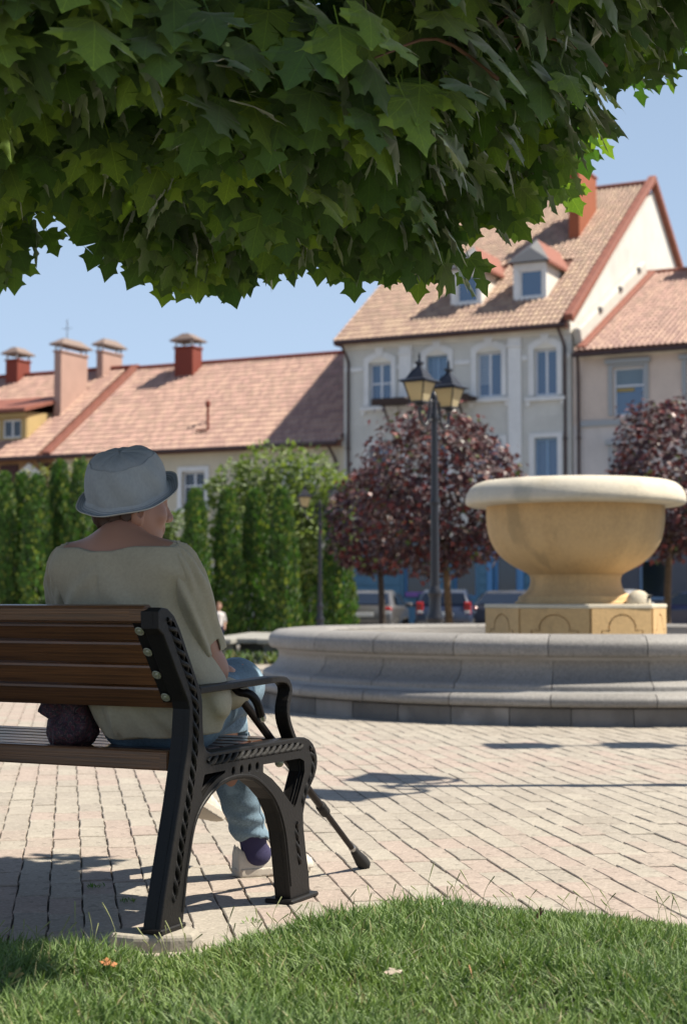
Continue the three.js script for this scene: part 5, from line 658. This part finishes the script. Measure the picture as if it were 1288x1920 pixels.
  // blouse: loose body with folds, gathered elbow sleeves, scooped neck
  const sleeve = (p, a, b, r0, r1, o) => { const A = V(...a), Bv = V(...b), D = Bv.clone().sub(A), l = D.length(); D.divideScalar(l); const q = V(p[0], p[1], p[2]).sub(A), t = q.dot(D), rad = q.clone().addScaledVector(D, -t), ang = Math.atan2(rad.z, rad.x), R = t < 0.05 ? lerp(r0, r0 + 0.012, sstep(-0.04, 0.05, t)) : lerp(r0 + 0.012, r1, sstep(0.05, l, t)); const rg = (v) => Math.pow(0.5 + 0.5 * Math.sin(v), 3) * 2 - 0.7, fold = 0.0068 * rg(ang * 5 + t * 11 + o + 3 * n3(p[1] * 6, ang, o)) * sstep(0.0, 0.07, t) + 0.005 * Math.sin(ang * 15 + o) * (1 - sstep(0.02, 0.09, t)) + 0.012 * (n3(p[0] * 16 + o, p[1] * 9, p[2] * 16) - 0.5) * sstep(0.02, 0.14, t); const d = t < 0 ? Math.hypot(rad.length(), t) - R : rad.length() - R; return [Math.max(d - fold, t - l - 0.004 + 0.01 * Math.sin(ang * 2)), t, l, rad.length()]; };
  const sR = (p) => sleeve(p, U(-0.122, 0.956, -0.545), U(-0.118, 0.722, -0.418), 0.063, 0.068, 1), sL = (p) => sleeve(p, U(-0.436, 0.956, -0.555), U(-0.478, 0.735, -0.455), 0.064, 0.068, 4);
  const bodice = (p) => { const fl = union(0.09, sdEll(p, U(-0.222, 0.57, -0.43), [0.185, 0.15, 0.135]), sdEll(p, J.belly, [0.172, 0.19, 0.13]), sdEll(p, J.chest, [0.176, 0.158, 0.121]), sdCap(p, U(-0.418, 0.955, -0.555), U(-0.145, 0.955, -0.547), 0.062, 0.062), sdCap(p, U(-0.285, 0.99, -0.553), U(-0.40, 0.966, -0.557), 0.046, 0.048), sdCap(p, U(-0.285, 0.99, -0.553), U(-0.165, 0.966, -0.552), 0.046, 0.048)); const w = -0.010 * Math.pow(0.5 + 0.5 * Math.sin((p[0] + 0.28) * 34 + (p[1] - 0.7) * (p[0] > -0.28 ? 26 : -26) + 4 * n3(p[0] * 6, p[1] * 6, 1)), 4) * sstep(0.99, 0.9, p[1]) + 0.016 * (n3(p[0] * 7 + 2, p[1] * 5, p[2] * 7) - 0.5) + 0.007 * (n3(p[0] * 22, p[1] * 9 + p[0] * 14, p[2] * 22) - 0.5) + 0.004 * Math.sin(p[0] * 70 + p[1] * 16 + 5 * n3(p[0] * 9, p[1] * 9, 3)) * sstep(0.72, 0.6, p[1]); return fl + w; };
  const lap = (p) => union(0.05, sdEll(p, U(-0.17, 0.60, -0.30), [0.13, 0.055, 0.12]), sdEll(p, U(-0.25, 0.66, -0.40), [0.17, 0.12, 0.09])) + 0.012 * (n3(p[0] * 20, p[1] * 20, p[2] * 20) - 0.5);
  const neckCut = (p) => { const x = p[0] + 0.285, f = clamp((-p[2] + 0.56) / 0.12, 0, 1); return p[1] - (1.004 - 0.03 * sstep(0.10, 0.02, Math.abs(x)) * 0.4 - 0.05 * f); };
  const hem = (p) => 0.492 + 0.018 * sstep(-0.25, 0.0, p[0]) + 0.004 * Math.sin(p[0] * 40 + p[2] * 30) - p[1];
  const blouseM = mat([0.55, 0.485, 0.345], 0.85, { map: TX.cloth, bumpMap: TX.weave, bumpScale: 0.0004, transmission: 0.08 });
  const shell = (d, t) => Math.max(d, -(d + t));
  const blouse = part('blouse', nets((p) => { let d = smin(bodice(p), lap(p), 0.04); d = Math.max(d, neckCut(p), hem(p)); return d; }, [-0.60, 0.46, 0.12], [0.06, 1.06, 0.72], 0.0078), blouseM, W, 'loose cream blouse with elbow sleeves');
  for (const [s, x0, x1] of [[sR, -0.24, 0.06], [sL, -0.62, -0.34]]) part('sleeve', nets((p) => { const [d, t, l, rr] = s(p); return t > l - 0.03 ? Math.max(d, 0.012 - (-(d) + 0) < 0 ? d : d, -(rr - 0.059)) : d; }, [x0, 0.66, 0.30], [x1, 1.06, 0.68], 0.0068), blouseM, blouse);
  // jeans, socks, shoes
  const denim = mat([0.27, 0.385, 0.48], 0.9, { map: TX.denim, bumpMap: TX.weave, bumpScale: 0.0006 }), sock = mat([0.03, 0.026, 0.085], 0.9, { bumpMap: TX.weave, bumpScale: 0.0008 }), shoeM = mat([0.72, 0.65, 0.55], 0.7, { map: TX.cloth }), soleM = mat([0.68, 0.60, 0.50], 0.75, { map: TX.cloth });
  const trouser = (p) => { const f = 0.009 * (n3(p[0] * 15, p[1] * 11, p[2] * 13) - 0.5) + 0.004 * Math.sin(p[1] * 90 + p[0] * 30 + 5 * n3(p[0] * 8, p[1] * 8, p[2] * 8)) * sstep(0.3, 0.16, p[1]); const L = union(0.05, sdCap(p, J.hipL, J.knL, 0.088, 0.076), sdCap(p, J.knL, U(-0.3195, 0.115, 0.25), 0.074, 0.054)), R = union(0.05, sdCap(p, J.hipR, J.knR, 0.088, 0.077), sdCap(p, J.knR, U(-0.51, 0.355, 0.185), 0.073, 0.056)), seat = sdEll(p, U(-0.23, 0.545, -0.42), [0.17, 0.085, 0.115]); let d = smin(Math.min(L, R), seat, 0.05) + f; const cut = p[2] < -0.12 ? (p[0] > -0.39 || p[1] < 0.2 ? 0.120 - p[1] + 0.01 * Math.sin(p[0] * 60) : 0.335 - p[1]) : 0.462 - p[1]; return Math.max(d, cut); };
  const jeans = part('jeans', nets(trouser, [-0.62, 0.09, -0.40], [0.02, 0.72, 0.66], 0.0088), denim, W, 'faded blue jeans');
  part('seam', [tube([[-0.248, 0.46, -0.10], [-0.244, 0.36, -0.155], [-0.250, 0.26, -0.205], [-0.259, 0.17, -0.235]], 0.0028, 16, 5, false)], mat([0.40, 0.50, 0.58], 0.9), jeans);
  part('hem', [at(new THREE.TorusGeometry(0.0545, 0.005, 6, 30), -0.319, 0.128, -0.245, Math.PI / 2 - 0.35)], denim, jeans);
  part('sock', nets((p) => Math.max(union(0.02, sdCap(p, U(-0.3185, 0.17, 0.24), U(-0.318, 0.075, 0.268), 0.044, 0.041), sdEll(p, U(-0.31, 0.06, 0.285), [0.038, 0.035, 0.055])), 0.03 - p[1]), [-0.39, 0.02, -0.37], [-0.24, 0.22, -0.18], 0.005), sock, W); part('sock', nets((p) => sdCap(p, U(-0.515, 0.37, 0.185), J.anR, 0.043, 0.038), [-0.60, 0.25, -0.28], [-0.44, 0.45, -0.10], 0.006), sock, W);
  const shoe = (o, ang, pitch) => { const ca = Math.cos(ang), sa = Math.sin(ang), loc = (p) => { const x = p[0] - o[0], z = -(p[2] - o[2]), f = x * sa + z * ca, s = x * ca - z * sa, y = p[1] - o[1]; return [s, y * Math.cos(pitch) + f * Math.sin(pitch), f * Math.cos(pitch) - y * Math.sin(pitch)]; };
    const width = (f) => 0.039 + 0.012 * sstep(0.06, 0.17, f) - 0.02 * sstep(0.18, 0.25, f) - 0.006 * sstep(0.02, -0.04, f);
    const up_ = (p) => { const h = loc(p), f = h[2], w = width(f), top = 0.084 - 0.042 * sstep(0.03, 0.2, f) + 0.01 * sstep(0.02, -0.05, f); const e = Math.hypot(h[0] / w, Math.max(0, (h[1] - 0.02)) / (top - 0.012)) - 1, len = Math.max(-0.047 - f, f - 0.205) ; let d = smin(e * w * 0.8, 0.02, 0.001); d = Math.max(d, len, 0.014 - h[1]); const open = sdEll(h, [0, 0.105, 0.012], [0.036, 0.05, 0.058]); return Math.max(d, -open) + 0.001 * Math.sin(f * 260) * sstep(0.05, 0.09, f) * sstep(0.17, 0.13, f); };
    const so = (p) => { const h = loc(p), f = h[2], w = width(f) + 0.004; return Math.max(Math.abs(h[0]) - w, Math.abs(h[1] - 0.013 - 0.006 * sstep(0.16, 0.22, f)) - 0.0125, f - 0.208 + 30 * h[0] * h[0] * 0.35, -0.052 - f + h[0] * h[0] * 9) - 0.001; };
    const R = 0.26, lo = [o[0] - R, o[1] - 0.16, o[2] - R], hi = [o[0] + R, o[1] + 0.18, o[2] + R * 0.6]; const s = part('shoe', nets(up_, lo, hi, 0.0055), shoeM, W, 'cream slip-on shoe'); part('sole', nets(so, lo, hi, 0.0055), soleM, s); };
  shoe(U(-0.335, 0.001, 0.262), 0.66, 0); shoe(U(-0.545, 0.235, 0.20), 0.1, 0.5);
}
// ---------------------------------------------------------------- far-off walkers
function walker(label, [x, d], h, top, bottom, hairC, turn) {
  const W = thing('person', label, 'person', [x, groundY(d) - 0.03, -d], turn, 'people far off by the hedge'), k = h / 1.2, S = (a) => a.map((v) => v * k), sk = mat([0.5, 0.28, 0.2], 0.6);
  const g = (f, lo, hi, c = 0.016) => nets((p) => f(p.map((v) => v / k)) * k, lo.map((v) => v * k), hi.map((v) => v * k), c * k), U2 = (q, ...d2) => d2.reduce((a, b) => smin(a, b, q));
  part('body', g((p) => U2(0.04, sdEll(p, [0, 1.09, 0], [0.078, 0.1, 0.088]), sdEll(p, [0, 1.06, 0.085], [0.013, 0.02, 0.018]), sdCap(p, [0, 0.92, 0], [0, 1.02, 0], 0.036, 0.036), sdCap(p, [0, 0.62, 0], [0, 0.85, 0], 0.085, 0.095), sdCap(p, [-0.13, 0.86, 0], [-0.17, 0.66, 0.02], 0.036, 0.03), sdCap(p, [-0.17, 0.66, 0.02], [-0.14, 0.5, 0.1], 0.029, 0.022), sdCap(p, [0.13, 0.86, 0], [0.17, 0.66, 0], 0.036, 0.03), sdCap(p, [0.17, 0.66, 0], [0.13, 0.52, 0.11], 0.029, 0.022), sdEll(p, [-0.13, 0.465, 0.115], [0.022, 0.04, 0.016]), sdEll(p, [0.125, 0.49, 0.135], [0.022, 0.04, 0.016]), sdCap(p, [-0.06, 0.55, 0], [-0.065, 0.3, 0.05], 0.065, 0.045), sdCap(p, [-0.065, 0.3, 0.05], [-0.065, 0.06, -0.03], 0.044, 0.03), sdCap(p, [0.06, 0.55, 0], [0.065, 0.3, -0.03], 0.065, 0.045), sdCap(p, [0.065, 0.3, -0.03], [0.065, 0.06, 0.02], 0.044, 0.03), sdCap(p, [-0.065, 0.03, -0.05], [-0.065, 0.025, 0.07], 0.028, 0.024), sdCap(p, [0.065, 0.03, 0], [0.065, 0.025, 0.12], 0.028, 0.024)), [-0.25, -0.02, -0.16], [0.25, 1.24, 0.2]), sk, W);
  part('shirt', g((p) => Math.max(U2(0.05, sdCap(p, [0, 0.6, 0], [0, 0.85, 0], 0.108, 0.11), sdCap(p, [-0.12, 0.87, 0], [-0.165, 0.7, 0.015], 0.05, 0.045), sdCap(p, [0.12, 0.87, 0], [0.165, 0.7, 0], 0.05, 0.045)), p[1] - 0.945, 0.53 - p[1]), [-0.26, 0.48, -0.18], [0.26, 1.0, 0.2]), mat(top, 0.9, { map: TX.cloth }), W);
  part('trousers', g((p) => Math.max(Math.min(U2(0.03, sdCap(p, [-0.06, 0.55, 0], [-0.065, 0.3, 0.05], 0.078, 0.057), sdCap(p, [-0.065, 0.3, 0.05], [-0.065, 0.1, -0.02], 0.056, 0.045)), U2(0.03, sdCap(p, [0.06, 0.55, 0], [0.065, 0.3, -0.03], 0.078, 0.057), sdCap(p, [0.065, 0.3, -0.03], [0.065, 0.1, 0.015], 0.056, 0.045))), 0.09 - p[1], p[1] - 0.62), [-0.2, 0.05, -0.15], [0.2, 0.68, 0.16]), mat(bottom, 0.9, { map: TX.cloth }), W);
  part('hair', g((p) => Math.max(sdEll(p, [0, 1.1, -0.008], [0.087, 0.107, 0.096]), -sdEll(p, [0, 1.05, 0.09], [0.075, 0.09, 0.07])), [-0.12, 0.95, -0.14], [0.12, 1.24, 0.14]), mat(hairC, 0.7), W); return W;
}
walker('small child in a white top and dark blue trousers walking by the hedge', [-2.72, 35], 1.0, [0.78, 0.74, 0.72], [0.03, 0.04, 0.12], [0.16, 0.08, 0.04], 0.3);
walker('fair-haired person half hidden behind the right sleeve of the seated person', [-2.93, 34.2], 1.2, [0.66, 0.55, 0.34], [0.10, 0.12, 0.2], [0.55, 0.40, 0.16], -0.4);
// ---------------------------------------------------------------- maple overhead
{
  const T = thing('maple_tree', 'green maple whose leafy branches overhang the bench from above', 'tree', [-1.85, 0.03, -4.05]);
  const O = V(-1.85, 0.03, -4.05), cc = V(-0.9, 2.86, -4.38);
  const limb = mat([0.13, 0.085, 0.06], 0.8, { map: TX.bark }), twigM = mat([0.16, 0.085, 0.05], 0.7);
  part('trunk', tube([[0, -0.05, 0], [0.03, 0.8, 0.02], [0.1, 1.7, -0.05], [0.3, 2.5, -0.12], [0.6, 3.4, -0.2]], (t) => lerp(0.15, 0.05, t), 22, 12), M.bark, T);
  const r = rng(4242);
  const inside = (x, y, d, k = 1) => { const ry = y < cc.y ? 1.0 : 1.2, e = 3.2, a = Math.pow(Math.abs((x - cc.x) / 2.03), e) + Math.pow(Math.abs((y - cc.y) / ry), e) + Math.pow(Math.abs((-d - cc.z) / 1.32), e); return Math.pow(a, 1 / e) / k; };
  const lumpy = (x, y, d) => 1 + 0.16 * (n3(x * 2.2 + 5, y * 2.2, d * 2.2) - 0.5) * 2 + 0.06 * (n3(x * 6, y * 6, d * 6 + 4) - 0.5) * 2;
  // limbs and twigs
  for (let k = 0; k < 11; k++) { const a = -1.5 + k * 0.52, h = 2.25 + 0.5 * r(), R = 1.0 + 1.3 * r(), e = [0.95 + Math.cos(a) * R * 0.85, h + 0.15 + 0.25 * r(), -0.33 + Math.sin(a) * -R * 0.5]; part('branch', tube([[0.2 + 0.02 * k, 2.1 + k * 0.08, -0.08], [lerp(0.25, e[0], 0.45), lerp(2.2 + k * 0.05, e[1], 0.6) + 0.1, e[2] * 0.5], e], (t) => lerp(0.034, 0.007, t), 16, 7), limb, T); }
  for (let k = 0; k < 46; k++) { const x = lerp(-0.9, 0.85, r()), d = lerp(3.3, 5.4, r()), y = lerp(2.05, 2.9, r()); if (inside(x, y, d) > 0.93) continue; const a = r() * 6.28, l = 0.25 + 0.4 * r(); part('twig', tube([V(x, y, -d).sub(O), V(x + Math.cos(a) * l * 0.5, y + 0.06 * r(), -d + Math.sin(a) * l * 0.5).sub(O), V(x + Math.cos(a) * l, y - 0.05 + 0.1 * r(), -d + Math.sin(a) * l).sub(O)], (t) => lerp(0.006, 0.0025, t), 8, 5, false), twigM, T); }
  // leaf blade: five toothed lobes, folded along the midrib, with stalk
  const half = [[0.0, 0.0], [0.11, -0.06], [0.26, -0.085], [0.47, -0.02], [0.40, 0.09], [0.385, 0.15], [0.60, 0.17], [0.585, 0.27], [0.70, 0.44], [0.555, 0.43], [0.43, 0.51], [0.30, 0.44], [0.235, 0.45], [0.215, 0.60], [0.325, 0.705], [0.20, 0.74], [0.115, 0.84], [0.0, 1.0]];
  const bladeGeo = (v) => { const q = rng(70 + v), fold = 0.04 + 0.16 * q(), droop = 0.10 + 0.28 * q(), rip = 0.02 + 0.03 * q(), ph = q() * 6, wx = 0.92 + 0.16 * q();
    const pts = [...half, ...half.slice(1, -1).reverse().map(([x, y]) => [-x * (0.94 + 0.1 * q()), y + (q() - 0.5) * 0.03])], P = ([x, y]) => [x * wx, y * 0.98, -fold * Math.abs(x) - droop * y * y * 0.8 - 0.25 * droop * x * x + rip * Math.sin(x * 6 + y * 5 + ph)];
    const C0 = [0, 0.24], pos = [], uv = [], tri = (a, b, c) => { for (const p of [a, b, c]) { pos.push(...P(p)); uv.push(p[0] * 0.6 + 0.5, p[1] * 0.8 + 0.12); } };
    const mid = [0, 0.55]; for (let i = 0; i < pts.length; i++) { const a = pts[i], b = pts[(i + 1) % pts.length], c = a[1] > 0.44 && b[1] > 0.44 && Math.abs(a[0]) < 0.36 && Math.abs(b[0]) < 0.36 ? mid : C0; tri(c, a, b); } tri(C0, [0.235, 0.45], mid); tri(C0, mid, [-0.23, 0.45]);
    let g = new THREE.BufferGeometry(); g.setAttribute('position', new THREE.Float32BufferAttribute(pos, 3)); g.setAttribute('uv', new THREE.Float32BufferAttribute(uv, 2)); g = mergeVertices(g); g.computeVertexNormals(); const s = g;
    const st = []; const w = 0.011; for (const [a, b] of [[[0, 0.0, 0], [0.02, -0.22, 0.05]], [[0.02, -0.22, 0.05], [0.05, -0.42, 0.14]]]) st.push(a[0] - w, a[1], a[2], a[0] + w, a[1], a[2], b[0] + w, b[1], b[2], a[0] - w, a[1], a[2], b[0] + w, b[1], b[2], b[0] - w, b[1], b[2]); const sg = new THREE.BufferGeometry(); sg.setAttribute('position', new THREE.Float32BufferAttribute(st, 3)); sg.computeVertexNormals(); sg.setAttribute('uv', new THREE.Float32BufferAttribute(new Float32Array(st.length / 3 * 2).fill(0.5), 2)); return mergeGeometries([s.index ? s.toNonIndexed() : s, sg]); };
  const geos = [...Array(6)].map((_, v) => bladeGeo(v));
  const veins = [[0, 1], [0.68, 0.44], [-0.68, 0.44], [0.45, -0.01], [-0.45, -0.01]], seg = (x, y, a, b) => { const t = clamp(((x - a[0]) * (b[0] - a[0]) + (y - a[1]) * (b[1] - a[1])) / ((b[0] - a[0]) ** 2 + (b[1] - a[1]) ** 2), 0, 1); return [Math.hypot(x - lerp(a[0], b[0], t), y - lerp(a[1], b[1], t)), t]; };
  const leafT = tex(256, 1, (u, v) => { const x = (u - 0.5) / 0.6, y = (v - 0.12) / 0.8; let k = 0; for (const b of veins) { const [d, t] = seg(x, y, [0, 0.0], b); k = Math.max(k, sstep(0.018 * (1.15 - t), 0.004, d)); for (let s = 0.25; s < 0.95; s += 0.17) for (const g of [-1, 1]) { const px = b[0] * s, py = b[1] * s, l = 0.22, an = Math.atan2(b[1], b[0]) + g * 0.75, [d2] = seg(x, y, [px, py], [px + Math.cos(an) * l, py + Math.sin(an) * l]); k = Math.max(k, 0.5 * sstep(0.009, 0.002, d2)); } } const n = 0.58 + 0.24 * (fbm(u, v, 6, 5, 801) - 0.5) + 0.1 * (fbm(u, v, 60, 1, 803) - 0.5); return [n + 0.42 * k, n + 0.30 * k, n + 0.36 * k]; }); leafT.repeat.set(1, 1);
  const leaves = [], q4 = new THREE.Quaternion();
  for (let n = 0, made = 0; n < 90000 && made < 1050; n++) {
    const x = cc.x + (r() * 2 - 1) * 2.2, y = lerp(1.92, 4.2, Math.pow(r(), 1.35)), d = -cc.z + (r() * 2 - 1) * 1.45, s = inside(x, y, d, lumpy(x, y, d)); if (s > 0.97 || (s < 0.6 && r() < 0.8)) continue; if (x < -1.6 && r() < 0.6) continue; if (y > 2.85 && r() < 0.25) continue; if (x > 0.30 + Math.max(0, y - 2.0) * 1.15 + 0.1 * n3(y * 6, d * 4, 1)) continue; made++;
    if (x < -0.55 && y < 2.02) continue; const out = V((x - cc.x) / 2.06, (y - cc.y) / 1.1, (-d - cc.z) / 1.32).normalize(), low = sstep(2.75, 2.0, y), m = 6 + Math.floor(r() * 4);
    for (let k = 0; k < m; k++) {
      const a = (k / m + r() * 0.1) * 6.283, spread = 0.05 + 0.10 * r(), p = V(x + Math.cos(a) * spread, y + (r() - 0.5) * 0.10, -d + Math.sin(a) * spread);
      const tip = V(Math.cos(a) * 0.5 + out.x * 0.4, -0.45 - 0.7 * low * r() - 0.4 * r(), Math.sin(a) * 0.5 + out.z * 0.4).add(rdir(r).multiplyScalar(0.2)), nrm = V(out.x * 0.85 + Math.cos(a) * 0.35, 0.75 - 0.3 * low, out.z * 0.85 + Math.sin(a) * 0.35).add(rdir(r).multiplyScalar(0.35));
      const g = r(), big = lerp(0.085, 0.145, Math.sqrt(r())); leaves.push({ p: p.sub(O), q: basis(tip, nrm), s: big, v: Math.floor(r() * 6), c: g });
    }
  }
  const tone = (g) => [lerp(0.072, 0.34, g ** 3), lerp(0.205, 0.60, g ** 3), lerp(0.007, 0.03, g)], lm = (c) => mat(c, 0.95, { map: leafT, transmission: 0.48, clearcoat: 0.15, clearcoatRoughness: 0.35 });
  const mats = [0.1, 0.5, 0.9].map((g) => lm(tone(g))), shared = lm([1, 1, 1]);
  for (const l of leaves) { const w = l.p.clone().add(O), dz = -w.z, px = w.x / dz, py = (w.y - 0.87) / dz; l.k = dz > 0.3 && Math.abs(px) < 0.23 && py > -0.2 && py < 0.40 ? l.s / dz : 0; }
  leaves.sort((a, b) => b.k - a.k); console.log('maple leaves', leaves.length, leaves.filter((l) => l.k > 0).length);
  leaves.slice(0, 300).forEach((l) => { const o = part('leaf', geos[l.v], mats[Math.floor(l.c * 2.999)], T); o.position.copy(l.p); o.quaternion.copy(l.q); o.scale.setScalar(l.s); });
  const M4 = new THREE.Matrix4(); geos.forEach((g, v) => { const sel = leaves.slice(300).filter((l) => l.v === v), im = new THREE.InstancedMesh(g, shared, sel.length); sel.forEach((l, k) => { im.setMatrixAt(k, M4.compose(l.p, l.q, V(l.s, l.s, l.s))); im.setColorAt(k, C(...tone(l.c))); }); im.name = v ? `crown_leaves_${String(v).padStart(3, '0')}` : 'crown_leaves'; im.userData.kind = 'stuff'; T.add(im); });
  // dry leaves lying in the grass
  [[-0.51, 3.55, 0.4, 'small curled orange leaf in the grass at the left'], [0.27, 3.4, 1.3, 'pale orange dry leaf in the grass at the right'], [0.49, 4.05, 2.2, 'reddish dry leaf on the lawn below the basin'], [0.11, 3.42, 0.2, 'whitish dry leaf standing in the grass at the bottom middle'], [-0.69, 3.4, 2.9, 'yellowish dry leaf at the left edge of the lawn']].forEach(([x, d, a, lab], k) => { const o = single('fallen_leaf', geos[k % 6].clone(), mat([[0.5, 0.2, 0.06], [0.55, 0.3, 0.14], [0.4, 0.14, 0.06], [0.6, 0.52, 0.4], [0.5, 0.4, 0.12]][k], 0.7, { map: leafT }), lab, 'leaf', 'dry leaves on the lawn'); o.position.set(x, lawnY(x, d) + 0.035, -d); o.rotation.set(-1.2, a, 0.4); o.scale.setScalar(0.03); });
}
scene.traverse((o) => { if (o.isMesh) { o.castShadow = true; o.receiveShadow = true; } });
renderer.render(scene, camera);
